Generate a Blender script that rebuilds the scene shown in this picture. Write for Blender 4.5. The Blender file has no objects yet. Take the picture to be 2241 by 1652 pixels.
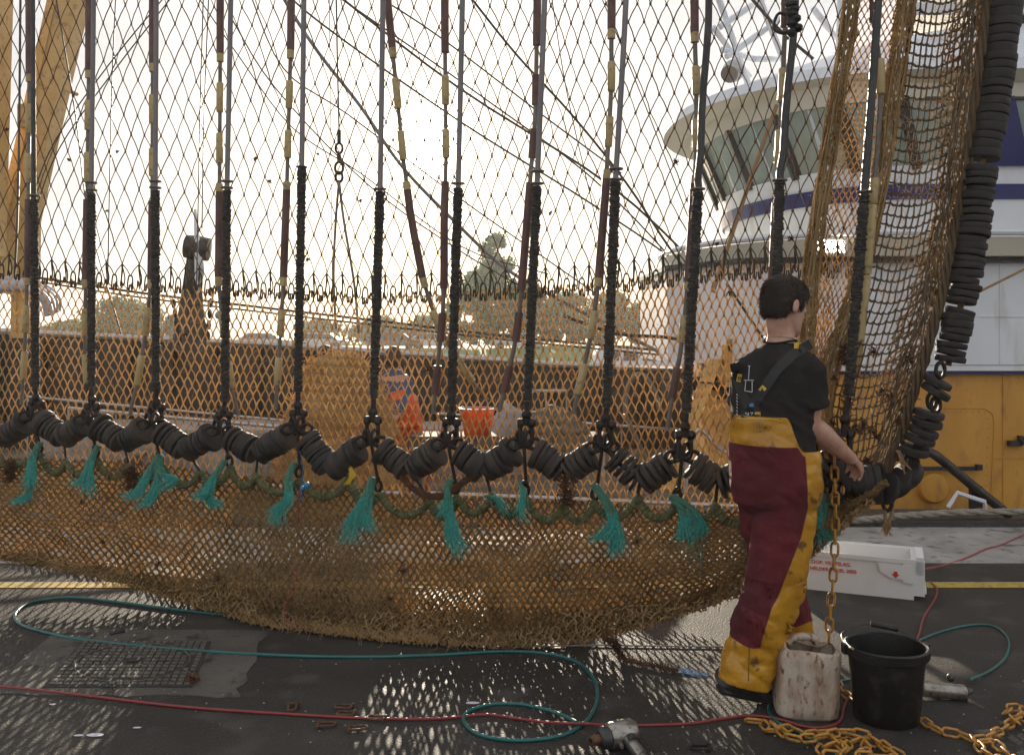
import bpy, math, random
from mathutils import Vector, Matrix, noise as mnoise
random.seed(7)
sc = bpy.context.scene
R = math.radians
# ------------------------------------------------------------------ camera
H_CAM = 1.56; FP = 1961.0; CX = 1120.5; HY = 737.6      # focal length in pixels of a 2241 px wide picture
cam_d = bpy.data.cameras.new('camera'); cam = bpy.data.objects.new('camera', cam_d); sc.collection.objects.link(cam)
cam.location = (0, 0, H_CAM); cam.rotation_euler = (R(90), 0, 0)
cam_d.sensor_width = 36; cam_d.lens = 36*FP/2241; cam_d.shift_y = -(826-HY)/2241
cam_d.clip_start = 0.05; cam_d.clip_end = 5000
sc.camera = cam
# ------------------------------------------------------------------ sky and sun
SUN_AZ = math.atan((937-CX)/FP); SUN_EL = R(12.3)
sdir = Vector((math.sin(SUN_AZ)*math.cos(SUN_EL), math.cos(SUN_AZ)*math.cos(SUN_EL), math.sin(SUN_EL)))
w = bpy.data.worlds.new('World'); sc.world = w; w.use_nodes = True
nt = w.node_tree; N = nt.nodes; L = nt.links; N.clear()
out = N.new('ShaderNodeOutputWorld'); bg = N.new('ShaderNodeBackground'); L.new(bg.outputs[0], out.inputs[0])
sky = N.new('ShaderNodeTexSky'); sky.sky_type = 'NISHITA'; sky.sun_disc = False
sky.sun_elevation = SUN_EL; sky.sun_rotation = SUN_AZ; sky.dust_density = 2.0; sky.air_density = 1.0
tc = N.new('ShaderNodeTexCoord')
mp = N.new('ShaderNodeMapping'); mp.inputs['Scale'].default_value = (1, 1, 3.5)
L.new(tc.outputs['Generated'], mp.inputs[0])
cn = N.new('ShaderNodeTexNoise'); cn.inputs['Scale'].default_value = 3.2; cn.inputs['Detail'].default_value = 7
L.new(mp.outputs[0], cn.inputs['Vector'])
cr = N.new('ShaderNodeValToRGB'); cr.color_ramp.elements[0].position = .38; cr.color_ramp.elements[1].position = .62
cr.color_ramp.elements[0].color = (2.8, 2.9, 3.1, 1); cr.color_ramp.elements[1].color = (4.15, 4.1, 4.05, 1)
L.new(cn.outputs['Fac'], cr.inputs[0])
mx = N.new('ShaderNodeMixRGB'); mx.inputs[0].default_value = .90
L.new(sky.outputs[0], mx.inputs[1]); L.new(cr.outputs[0], mx.inputs[2])
dp = N.new('ShaderNodeVectorMath'); dp.operation = 'DOT_PRODUCT'
nrm = N.new('ShaderNodeVectorMath'); nrm.operation = 'NORMALIZE'
L.new(tc.outputs['Generated'], nrm.inputs[0]); L.new(nrm.outputs[0], dp.inputs[0]); dp.inputs[1].default_value = sdir
cl = N.new('ShaderNodeMath'); cl.operation = 'MAXIMUM'; cl.inputs[1].default_value = 0; L.new(dp.outputs['Value'], cl.inputs[0])
def powr(e, k):
    p = N.new('ShaderNodeMath'); p.operation = 'POWER'; p.inputs[1].default_value = e; L.new(cl.outputs[0], p.inputs[0])
    m = N.new('ShaderNodeMath'); m.operation = 'MULTIPLY'; m.inputs[1].default_value = k; L.new(p.outputs[0], m.inputs[0]); return m
a1 = powr(2600, 90); a2 = powr(110, 3.2)
ad = N.new('ShaderNodeMath'); L.new(a1.outputs[0], ad.inputs[0]); L.new(a2.outputs[0], ad.inputs[1])
gc = N.new('ShaderNodeMixRGB'); gc.blend_type = 'MULTIPLY'; gc.inputs[0].default_value = 1
gc.inputs[1].default_value = (1, .9, .72, 1); L.new(ad.outputs[0], gc.inputs[2])
fa = N.new('ShaderNodeMixRGB'); fa.blend_type = 'ADD'; fa.inputs[0].default_value = 1
L.new(mx.outputs[0], fa.inputs[1]); L.new(gc.outputs[0], fa.inputs[2])
L.new(fa.outputs[0], bg.inputs[0]); bg.inputs[1].default_value = 0.10
sl = bpy.data.lights.new('sun', 'SUN'); sl.energy = 5.0; sl.angle = R(.5); sl.color = (1, .87, .69)
so = bpy.data.objects.new('sun', sl); sc.collection.objects.link(so)
so.rotation_euler = (-sdir).to_track_quat('-Z', 'Y').to_euler()
sc.view_settings.view_transform = 'Standard'; sc.view_settings.look = 'None'; sc.view_settings.gamma = 1
sc.view_settings.exposure = 1.15
sc.cycles.max_bounces = 8; sc.cycles.transparent_max_bounces = 12

# ------------------------------------------------------------------ helpers
def P(x, y, Y): return Vector(((x-CX)/FP*Y, Y, H_CAM-(y-HY)/FP*Y))
def G(x, y, h=0):                       # the point on the quay (raised h) seen at x, y
    Y = (H_CAM-h)*FP/(y-HY); return Vector(((x-CX)/FP*Y, Y, h))
def YN(x): return 1/(.1786+.0653*x/1867)  # distance of the hanging gear
def lerp(a, b, t): return a+(b-a)*t
def curve(tab, x):
    if x <= tab[0][0]: return tab[0][1]
    for (a, b), (c, d) in zip(tab, tab[1:]):
        if x <= c: return b+(d-b)*(x-a)/(c-a)
    return tab[-1][1]
def smooth(pts, n=6):                    # Catmull-Rom
    pts = [Vector(p) for p in pts]; o = []
    q = [pts[0]*2-pts[1]]+pts+[pts[-1]*2-pts[-2]]
    for i in range(1, len(q)-2):
        for k in range(n):
            t = k/n; a, b, c, d = q[i-1], q[i], q[i+1], q[i+2]
            o.append(.5*((2*b)+(c-a)*t+(2*a-5*b+4*c-d)*t*t+(3*b-a-3*c+d)*t**3))
    o.append(pts[-1]); return o
def rv(s): return Vector((random.uniform(-s, s), random.uniform(-s, s), random.uniform(-s, s)))

def setprop(o, label=None, cat=None, group=None, kind=None):
    if label: o['label'] = label
    if cat: o['category'] = cat
    if group: o['group'] = group
    if kind: o['kind'] = kind
    return o
def wloc(o):
    v = Vector((0, 0, 0))
    while o: v += o.location; o = o.parent
    return v
def empty(name, loc, label, cat, group=None):
    o = bpy.data.objects.new(name, None); o.empty_display_size = .1; o.location = loc
    sc.collection.objects.link(o); return setprop(o, label, cat, group)
class MB:
    def __init__(s): s.v = []; s.f = []; s.m = []; s.cm = 0
    def add(s, vs, fs):
        b = len(s.v); s.v += [tuple(v) for v in vs]; s.f += [tuple(b+i for i in f) for f in fs]; s.m += [s.cm]*len(fs); return s
    def tube(s, pts, r, n=8, caps=True):
        pts = [Vector(p) for p in pts]; k = len(pts)
        rs = r if isinstance(r, (list, tuple)) else [r]*k
        t0 = (pts[1]-pts[0]).normalized()
        u = t0.orthogonal().normalized(); vs = []
        for i, p in enumerate(pts):
            t = (pts[min(i+1, k-1)]-pts[max(i-1, 0)])
            t = t.normalized() if t.length > 1e-9 else t0
            u = u-t*u.dot(t); u = u.normalized() if u.length > 1e-6 else t.orthogonal().normalized()
            w_ = t.cross(u)
            for a in range(n):
                an = 2*math.pi*a/n; vs.append(p+(u*math.cos(an)+w_*math.sin(an))*rs[i])
        fs = [(i*n+a, i*n+(a+1) % n, (i+1)*n+(a+1) % n, (i+1)*n+a) for i in range(k-1) for a in range(n)]
        if caps: fs += [tuple(range(n))[::-1], tuple((k-1)*n+a for a in range(n))]
        return s.add(vs, fs)
    def box(s, c, d, rz=0, M_=None):
        c = Vector(c); m = Matrix.Rotation(rz, 3, 'Z') if M_ is None else M_
        vs = [c+m@Vector((x*d[0]/2, y*d[1]/2, z*d[2]/2)) for z in (-1, 1) for y in (-1, 1) for x in (-1, 1)]
        return s.add(vs, [(0, 2, 3, 1), (4, 5, 7, 6), (0, 1, 5, 4), (2, 6, 7, 3), (0, 4, 6, 2), (1, 3, 7, 5)])
    def loft(s, secs, n=24, caps=True, sq=1.0):       # secs: (centre, axisU, axisV)
        vs = []
        for c, U, V in secs:
            for a in range(n):
                an = 2*math.pi*a/n; cu = math.cos(an); cv = math.sin(an)
                if sq != 1.0:
                    cu = math.copysign(abs(cu)**sq, cu); cv = math.copysign(abs(cv)**sq, cv)
                vs.append(Vector(c)+Vector(U)*cu+Vector(V)*cv)
        k = len(secs)
        fs = [(i*n+a, i*n+(a+1) % n, (i+1)*n+(a+1) % n, (i+1)*n+a) for i in range(k-1) for a in range(n)]
        if caps: fs += [tuple(range(n))[::-1], tuple((k-1)*n+a for a in range(n))]
        return s.add(vs, fs)
    def lathe(s, c, prof, n=24, ax=(0, 0, 1), sx=1, sy=1):
        c = Vector(c); ax = Vector(ax).normalized(); u = ax.orthogonal().normalized() if abs(ax.z) < .99 else Vector((1, 0, 0)); w_ = ax.cross(u)
        return s.loft([(c+ax*z, u*(r*sx), w_*(r*sy)) for r, z in prof], n)
    def ball(s, c, r, n=10):
        r = Vector(r) if hasattr(r, '__len__') else Vector((r, r, r)); k = max(4, n//2+1)
        return s.loft([(Vector(c)+Vector((0, 0, -math.cos(math.pi*(i+.02)/(k+.04)*1.0)*r.z)), Vector((math.sin(math.pi*(i+.02)/(k+.04))*r.x, 0, 0)), Vector((0, math.sin(math.pi*(i+.02)/(k+.04))*r.y, 0))) for i in range(k+1)], n)
    def prism(s, outline, org, U, V, W):               # outline in (U,V), extruded along W
        org = Vector(org); n = len(outline)
        a = [org+Vector(U)*x+Vector(V)*y for x, y in outline]; b = [p+Vector(W) for p in a]
        return s.add(a+b, [tuple(range(n))[::-1], tuple(range(n, 2*n))]+[(i, (i+1) % n, n+(i+1) % n, n+i) for i in range(n)])
    def build(s, name, mat, parent=None, smooth_=True, **kw):
        me = bpy.data.meshes.new(name)
        if parent is not None: off = wloc(parent)
        else:
            xs = [v[0] for v in s.v]; ys = [v[1] for v in s.v]; zs = [v[2] for v in s.v]
            off = Vector(((min(xs)+max(xs))/2, (min(ys)+max(ys))/2, min(zs)))
        me.from_pydata([(v[0]-off.x, v[1]-off.y, v[2]-off.z) for v in s.v], [], s.f)
        for m in (mat if isinstance(mat, list) else [mat]): me.materials.append(m)
        if isinstance(mat, list): me.polygons.foreach_set('material_index', s.m)
        if smooth_:
            me.polygons.foreach_set('use_smooth', [True]*len(me.polygons))
            try: me.set_sharp_from_angle(angle=R(40))
            except Exception: pass
        me.update()
        o = bpy.data.objects.new(name, me); sc.collection.objects.link(o)
        if parent is not None: o.parent = parent
        else: o.location = off
        return setprop(o, **kw)
def remeshed(mb, name, mat, parent, vox, smo=4, disp=None):
    t = mb.build('tmp', mat, parent, False)
    m = t.modifiers.new('r', 'REMESH'); m.mode = 'VOXEL'; m.voxel_size = vox
    m2 = t.modifiers.new('s', 'SMOOTH'); m2.iterations = smo; m2.factor = .5
    dg = bpy.context.evaluated_depsgraph_get(); dg.update()
    me = bpy.data.meshes.new_from_object(t.evaluated_get(dg)); me.name = name
    old = t.data; bpy.data.objects.remove(t); bpy.data.meshes.remove(old)
    off = wloc(parent) if parent else Vector()
    if disp:
        for v in me.vertices: v.co = v.co+v.normal*disp(v.co+off, v.normal)
    me.materials.clear()
    for mm in (mat if isinstance(mat, list) else [mat]): me.materials.append(mm)
    me.polygons.foreach_set('use_smooth', [True]*len(me.polygons))
    o = bpy.data.objects.new(name, me); sc.collection.objects.link(o); o.parent = parent
    return o
def addtext(mb, txt, size, org, U, V, W, th=.002, align='LEFT'):
    c = bpy.data.curves.new('t', 'FONT'); c.body = txt; c.size = size; c.extrude = th/2; c.align_x = align; c.offset = size*.012
    o = bpy.data.objects.new('t', c); sc.collection.objects.link(o)
    dg = bpy.context.evaluated_depsgraph_get(); dg.update()
    me = bpy.data.meshes.new_from_object(o.evaluated_get(dg))
    mb.add([Vector(org)+Vector(U)*v.co.x+Vector(V)*v.co.y+Vector(W)*(v.co.z+th/2) for v in me.vertices], [tuple(p.vertices) for p in me.polygons])
    bpy.data.objects.remove(o); bpy.data.curves.remove(c); bpy.data.meshes.remove(me)

def M(name, c, c2=None, rough=.6, metal=0, ns=8, bump=0, bs=60, transl=0, spec=.5, thr=(.35, .65), r2=None, emit=None, det=6, c3=None, stretch=None, sheen=0, speck=None):
    m = bpy.data.materials.new(name); m.use_nodes = True; t = m.node_tree; n = t.nodes; l = t.links
    b = n['Principled BSDF']; o = n['Material Output']
    b.inputs['Base Color'].default_value = (*c, 1); b.inputs['Roughness'].default_value = rough
    b.inputs['Metallic'].default_value = metal; b.inputs['Specular IOR Level'].default_value = spec
    if sheen: b.inputs['Sheen Weight'].default_value = sheen
    co = n.new('ShaderNodeTexCoord'); vec = co.outputs['Object']
    if stretch:
        mp_ = n.new('ShaderNodeMapping'); mp_.inputs['Scale'].default_value = stretch; l.new(vec, mp_.inputs[0]); vec = mp_.outputs[0]
    colout = None
    if c2:
        no = n.new('ShaderNodeTexNoise'); no.inputs['Scale'].default_value = ns; no.inputs['Detail'].default_value = det
        no.inputs['Roughness'].default_value = .65; l.new(vec, no.inputs['Vector'])
        ra = n.new('ShaderNodeValToRGB'); ra.color_ramp.elements[0].position = thr[0]; ra.color_ramp.elements[1].position = thr[1]
        ra.color_ramp.elements[0].color = (*c, 1); ra.color_ramp.elements[1].color = (*c2, 1)
        l.new(no.outputs['Fac'], ra.inputs[0]); colout = ra.outputs[0]
        if c3:
            n3 = n.new('ShaderNodeTexNoise'); n3.inputs['Scale'].default_value = ns*3.7; n3.inputs['Detail'].default_value = 8; l.new(vec, n3.inputs['Vector'])
            r3 = n.new('ShaderNodeValToRGB'); r3.color_ramp.elements[0].position = .55; r3.color_ramp.elements[1].position = .68
            l.new(n3.outputs['Fac'], r3.inputs[0]); mm = n.new('ShaderNodeMixRGB'); l.new(r3.outputs[0], mm.inputs[0]); l.new(colout, mm.inputs[1]); mm.inputs[2].default_value = (*c3, 1); colout = mm.outputs[0]
        if speck:
            n4 = n.new('ShaderNodeTexNoise'); n4.inputs['Scale'].default_value = speck[0]; n4.inputs['Detail'].default_value = 2; l.new(vec, n4.inputs['Vector'])
            r4 = n.new('ShaderNodeValToRGB'); r4.color_ramp.elements[0].position = .60; r4.color_ramp.elements[1].position = .72
            l.new(n4.outputs['Fac'], r4.inputs[0]); mm = n.new('ShaderNodeMixRGB'); l.new(r4.outputs[0], mm.inputs[0]); l.new(colout, mm.inputs[1]); mm.inputs[2].default_value = (*speck[1], 1); colout = mm.outputs[0]
        l.new(colout, b.inputs['Base Color'])
        if r2 is not None:
            mr = n.new('ShaderNodeMapRange'); mr.inputs['From Min'].default_value = thr[0]; mr.inputs['From Max'].default_value = thr[1]
            mr.inputs['To Min'].default_value = rough; mr.inputs['To Max'].default_value = r2
            l.new(no.outputs['Fac'], mr.inputs[0]); l.new(mr.outputs[0], b.inputs['Roughness'])
    if bump:
        nb = n.new('ShaderNodeTexNoise'); nb.inputs['Scale'].default_value = bs; nb.inputs['Detail'].default_value = 5; l.new(vec, nb.inputs['Vector'])
        bb = n.new('ShaderNodeBump'); bb.inputs['Strength'].default_value = bump; bb.inputs['Distance'].default_value = .01
        l.new(nb.outputs['Fac'], bb.inputs['Height']); l.new(bb.outputs[0], b.inputs['Normal'])
    if emit: b.inputs['Emission Color'].default_value = (*emit[:3], 1); b.inputs['Emission Strength'].default_value = emit[3]
    if transl:
        tr = n.new('ShaderNodeBsdfTranslucent'); mi = n.new('ShaderNodeMixShader'); mi.inputs[0].default_value = transl
        if colout: l.new(colout, tr.inputs[0])
        else: tr.inputs[0].default_value = (*c, 1)
        l.new(b.outputs[0], mi.inputs[1]); l.new(tr.outputs[0], mi.inputs[2]); l.new(mi.outputs[0], o.inputs[0])
    return m

m_asphalt = M('wet_asphalt', (.026, .023, .021), (.060, .054, .048), rough=.50, r2=.78, ns=1.3, spec=.13, bump=.6, bs=90, thr=(.3, .7), c3=(.07, .062, .055), speck=(95, (.10, .092, .083)))
m_conc = M('concrete', (.24, .225, .21), (.38, .36, .34), rough=.85, spec=.15, ns=2.2, bump=.4, bs=90, c3=(.13, .125, .12))
m_patch = M('patch_concrete', (.065, .057, .050), (.125, .113, .10), rough=.65, r2=.85, ns=2.6, spec=.15, bump=.6, bs=130, c3=(.036, .032, .029), speck=(90, (.16, .145, .125)))
m_iron = M('cast_iron', (.08, .072, .063), (.14, .126, .108), rough=.7, spec=.2, metal=0, ns=14, bump=.3, bs=90)
m_pit = M('iron_painted_shade', (.016, .014, .012), (.03, .026, .022), rough=.7, ns=20)  # dark colour paints the shade into the gaps between the treads
m_yline = M('yellow_road_paint', (.50, .36, .06), (.33, .24, .06), rough=.6, ns=9, bump=.3, bs=150, c3=(.14, .12, .08))
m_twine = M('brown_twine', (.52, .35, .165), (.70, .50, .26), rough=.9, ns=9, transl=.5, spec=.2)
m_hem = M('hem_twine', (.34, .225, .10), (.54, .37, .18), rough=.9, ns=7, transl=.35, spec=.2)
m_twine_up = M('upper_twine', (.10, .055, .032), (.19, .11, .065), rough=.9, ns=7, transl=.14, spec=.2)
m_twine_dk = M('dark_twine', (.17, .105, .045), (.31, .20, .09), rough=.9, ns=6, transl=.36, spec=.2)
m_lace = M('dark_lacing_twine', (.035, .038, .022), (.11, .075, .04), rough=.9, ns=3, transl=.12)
m_side = M('side_twine', (.12, .082, .05), (.23, .155, .09), rough=.9, ns=6, transl=.25, spec=.2)
m_fuzz = M('twine_fuzz', (.55, .36, .18), (.70, .50, .28), rough=.9, ns=9, transl=.55)
m_weed = M('sea_weed', (.16, .06, .03), (.07, .04, .02), rough=.9, ns=30, transl=.3)
m_rubber = M('worn_rubber', (.012, .0105, .010), (.034, .026, .021), rough=.55, r2=.8, ns=11, bump=.3, bs=70)
m_rubber2 = M('brown_rubber', (.024, .018, .014), (.068, .047, .032), rough=.65, ns=16, bump=.4, bs=60)
m_sleeve = M('ribbed_rubber', (.016, .014, .013), (.085, .07, .055), rough=.75, ns=30, bump=.3, bs=120, stretch=(1, 1, 3.5), thr=(.4, .72))
m_pipe = M('grey_pipe', (.15, .135, .14), (.21, .195, .20), rough=.42, metal=.25, ns=9, stretch=(1, 1, .3))
m_bare = M('black_tube', (.02, .019, .022), (.05, .042, .04), rough=.45, ns=8)
m_maroon = M('maroon_hose', (.075, .028, .024), (.15, .075, .062), rough=.5, ns=8, bump=.1)
m_cream = M('cream_plastic', (.60, .46, .22), (.50, .37, .17), rough=.42, ns=10, c3=(.30, .23, .12), transl=.15)
m_rod = M('dirty_rod', (.13, .105, .085), (.22, .19, .16), rough=.5, metal=.3, ns=14)
m_steel = M('dark_forged_steel', (.018, .015, .014), (.05, .036, .03), rough=.38, r2=.7, metal=.55, ns=22, bump=.3, bs=60)
m_rust = M('rusty_steel', (.16, .075, .035), (.07, .04, .025), rough=.6, metal=.4, ns=35, bump=.3)
m_teal = M('teal_fibre', (.006, .20, .18), (.10, .66, .56), rough=.7, ns=80, transl=.22, c3=(.17, .27, .15), thr=(.3, .7))
m_tealrope = M('dirty_teal_rope', (.045, .25, .19), (.10, .17, .10), rough=.85, ns=18, bump=.5, bs=90, transl=.15)
m_moss = M('olive_wrapped_rope', (.075, .08, .03), (.17, .165, .075), rough=.95, ns=20, bump=.6, bs=90, transl=.1)
m_hose = M('teal_hose', (.010, .105, .10), (.015, .14, .13), rough=.3, ns=6)
m_redhose = M('red_hose', (.26, .03, .03), (.20, .03, .028), rough=.42, ns=9)
m_pinkcord = M('pink_red_cord', (.36, .07, .07), (.26, .05, .05), rough=.6, ns=12)
m_chain = M('yellow_painted_chain', (.55, .27, .035), (.38, .17, .03), rough=.38, ns=25, c3=(.20, .09, .03))
m_bucket = M('black_plastic', (.005, .005, .005), (.010, .009, .008), rough=.45, ns=5, bump=.15, c3=(.03, .026, .022))
m_jug = M('stained_white_plastic', (.58, .50, .41), (.36, .25, .17), rough=.5, ns=9, stretch=(1.4, 1.4, .7), c3=(.15, .07, .04), thr=(.36, .62), bump=.2, bs=30, transl=.1)
m_crate = M('white_crate_plastic', (.80, .80, .80), (.70, .70, .69), rough=.35, ns=6, thr=(.5, .8), transl=.08)
m_red = M('red_print', (.55, .03, .02), rough=.5)
m_tool = M('tool_metal', (.42, .40, .37), (.25, .22, .19), rough=.32, metal=.85, ns=12, c3=(.12, .09, .07))
m_tooldk = M('tool_dark', (.03, .03, .035), (.08, .075, .07), rough=.45, metal=.5, ns=12)
m_skin = M('skin', (.46, .23, .16), (.62, .36, .27), rough=.55, ns=11, spec=.4, bump=.1, bs=80)
m_hair = M('dark_brown_hair', (.020, .011, .007), (.035, .018, .011), rough=.6, ns=60)
m_shirt = M('washed_black_cotton', (.018, .0155, .0155), (.029, .025, .024), rough=.95, ns=6, bump=.25, bs=25, spec=.2, speck=(160, (.045, .04, .038)))
m_brace = M('black_webbing', (.006, .006, .007), (.012, .012, .012), rough=.6, ns=30)
m_white = M('white_thread', (.6, .6, .65), rough=.6)
m_blue = M('blue_plastic', (.03, .20, .45), rough=.4)
m_ylabel = M('yellow_label', (.65, .42, .02), rough=.5)
m_boot = M('black_boot_rubber', (.012, .012, .012), (.028, .026, .025), rough=.45, ns=8, bump=.2, bs=30)
m_hullwhite = M('white_ship_paint', (.74, .76, .80), (.66, .69, .74), rough=.32, ns=1.6, bump=.12, bs=2, c3=(.60, .60, .60), stretch=(1, 1, .25))
m_shipcream = M('cream_ship_paint', (.74, .72, .62), (.68, .66, .56), rough=.4, ns=2)  # cream paint of the bridge deck, window head band and roof underside
m_navy = M('navy_paint', (.012, .018, .11), (.018, .024, .13), rough=.3, ns=3)
m_yellow = M('yellow_ship_paint', (.60, .30, .045), (.50, .235, .035), rough=.45, ns=2.2, bump=.15, bs=3, c3=(.40, .19, .045), stretch=(1, 1, .35), speck=(40, (.45, .22, .04)))
m_mast = M('mast_cream_paint', (.66, .43, .16), (.55, .33, .11), rough=.45, ns=4, c3=(.38, .22, .09))
m_black = M('black_paint', (.012, .011, .012), (.03, .024, .02), rough=.4, ns=9, c3=(.07, .045, .03))
m_bulw = M('dark_bulwark', (.012, .009, .008), (.022, .015, .012), rough=.55, ns=3)
m_deck = M('deck_grey', (.09, .08, .07), (.16, .14, .115), rough=.85, spec=.15, ns=3, c3=(.07, .055, .045), bump=.2)
m_galv = M('galvanised_steel', (.48, .48, .48), (.36, .35, .34), rough=.32, metal=.7, ns=8)
m_wire = M('rigging_wire', (.03, .028, .03), (.06, .05, .045), rough=.45, metal=.3, ns=10)
m_rope = M('grey_mooring_rope', (.20, .18, .15), (.34, .31, .26), rough=.9, ns=30, bump=.6, bs=80)
m_lrope = M('tan_rope', (.38, .24, .12), (.28, .17, .08), rough=.9, ns=30, transl=.2)
m_glass = M('wheelhouse_glass', (.24, .31, .28), (.34, .42, .38), rough=.05, ns=1.5, spec=.9)  # pale base colour stands in for the sky mirrored in the panes
m_orange = M('orange_oilskin', (.85, .10, .02), (.70, .07, .02), rough=.5, ns=8, transl=.15)
m_orangeb = M('orange_plastic', (.80, .13, .03), rough=.4, transl=.3)
m_bluecl = M('blue_cloth', (.04, .07, .16), (.06, .10, .2), rough=.9, ns=8)
m_tarp = M('pale_tarp', (.30, .32, .36), (.45, .46, .48), rough=.5, ns=5, bump=.5, bs=8)
m_leaf = M('leaf_green', (.05, .14, .05), (.10, .22, .08), rough=.8, ns=1.2, transl=.2, spec=.1)
m_leaf2 = M('leaf_olive', (.07, .14, .05), (.13, .22, .09), rough=.8, ns=1.2, transl=.2, spec=.1)
m_bark = M('bark', (.06, .045, .03), rough=.9)
m_grass = M('grass', (.09, .16, .04), (.15, .21, .07), rough=.9, ns=.3, c3=(.2, .19, .1))
m_water = M('harbour_water', (.02, .03, .03), rough=.12, bump=.5, bs=2)
m_car = M('car_paint_silver', (.45, .46, .48), rough=.25, metal=.4)
m_card = M('car_paint_dark', (.05, .06, .09), rough=.25, metal=.2)
m_cgl = M('car_glass', (.02, .025, .03), rough=.06)
m_lamp = M('lamp_glass_lit', (.9, .9, .8), rough=.2, emit=(1, .95, .75, 9))

ORD = ['first', 'second', 'third', 'fourth', 'fifth', 'sixth', 'seventh', 'eighth', 'ninth', 'tenth', 'eleventh', 'twelfth', 'thirteenth', 'fourteenth']
def ordl(i): return 'leftmost' if i == 0 else ORD[i]
# ------------------------------------------------------------------ the setting
mb = MB()
def sheet(name, x0, x1, y0, y1, z, mat, nx=1, ny=1):
    b = MB(); b.add([(lerp(x0, x1, i/nx), lerp(y0, y1, j/ny), z) for j in range(ny+1) for i in range(nx+1)],
        [(j*(nx+1)+i, j*(nx+1)+i+1, (j+1)*(nx+1)+i+1, (j+1)*(nx+1)+i) for j in range(ny) for i in range(nx)])
    return b.build(name, mat, None, False, kind='structure')
QY = 7.33
b = MB(); b.box((0, (QY-20)/2, -1.5), (120, QY+20, 3.0)); b.build('quay_ground', m_asphalt, None, False, kind='structure')
b = MB(); b.box((0, (6.18+QY+.01)/2, -.746), (120.02, QY+.01-6.18, 1.5)); b.build('quay_edge_pavement', m_conc, None, False, kind='structure')
sheet('yellow_line', -59, 59, 5.57, 5.70, .004, m_yline)
sheet('harbour_water', -240, 240, -22, 395, -1.9, m_water)
b = MB()   # far dyke and land
xs = [-240, -200, -60, -20, 20, 60, 200, 240]
prof = [(58, -2.2), (61, -.9), (66, -.35), (72, .55), (80, .75), (110, .8), (300, .9), (395, 1.0)]
b.add([(x, y, z) for y, z in prof for x in xs], [(j*8+i, j*8+i+1, (j+1)*8+i+1, (j+1)*8+i) for j in range(len(prof)-1) for i in range(7)])
b.build('grassy_dyke_ground', m_grass, None, True, kind='structure')

# concrete patch and manhole cover
cU = Vector((math.cos(R(-5)), math.sin(R(-5)), 0)); cV = Vector((.12, -1, 0)).normalized()*1
A = Vector((-2.42, 4.78, 0))
def slab(name, a, w_, h_, z0, z1, mat, **kw):
    b = MB(); b.prism([(0, 0), (w_, 0), (w_, h_), (0, h_)], Vector((a.x, a.y, z0)), cU2, cV, (0, 0, z1-z0)); return b
cU2 = Vector((1, -.02, 0))
b = MB(); out_ = [(0, 0)]+[(1.12*i/14, random.uniform(-.012, .012)) for i in range(1, 14)]+[(1.12, 0)]+[(1.12+random.uniform(-.02, .02), .88*i/10) for i in range(1, 10)]+[(1.14, .88)]+[(1.12*(14-i)/14, .88+random.uniform(-.02, .02)) for i in range(1, 14)]+[(0, .88)]
b.prism(out_, (A.x, A.y, -.05), cU2, cV, (0, 0, .054)); b.build('concrete_patch_pavement', m_patch, None, False, kind='structure')
mh = empty('manhole_cover', G(250, 1455), 'square cast iron manhole cover with ribbed grid and round lid, set in the quay', 'manhole cover')
B0 = Vector((-2.19, 4.58, 0)); BU = Vector((.64, 0, 0)); BV = Vector((.115, -.585, 0))
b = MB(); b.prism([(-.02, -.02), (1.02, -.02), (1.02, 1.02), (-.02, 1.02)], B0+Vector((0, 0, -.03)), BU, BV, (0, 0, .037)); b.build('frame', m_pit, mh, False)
b = MB()
for i in range(19):
    for j in range(14):
        u0 = i/19+.006; v0 = j/14+.012; cu = (u0+.02-.5)*.64; cv = (v0-.47)*.585
        rr = math.hypot(cu/.27, cv/.25)
        if .93 < rr < 1.05 or (abs(cu) < .035 and abs(cv) < .05): continue
        b.prism([(u0, v0), (u0+.038, v0), (u0+.038, v0+.045), (u0, v0+.045)], B0+Vector((0, 0, .005)), BU, BV, (0, 0, .007))
b.build('tread_grid', m_iron, mh, False)
b = MB(); b.tube([B0+BU*.5+BV*.5+BU*(.42*math.cos(a*math.pi/24))+BV*(.43*math.sin(a*math.pi/24))+Vector((0, 0, .009)) for a in range(49)], .004, 5, False); b.build('lid_ring', m_iron, mh)
b = MB()
for s in (-.28, .22, -.0): b.box(B0+BU*(.5+s)+BV*.5+Vector((0, 0, .012)), (.05, .015, .006))
b.build('lifting_slot', m_black, mh, False)

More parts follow.
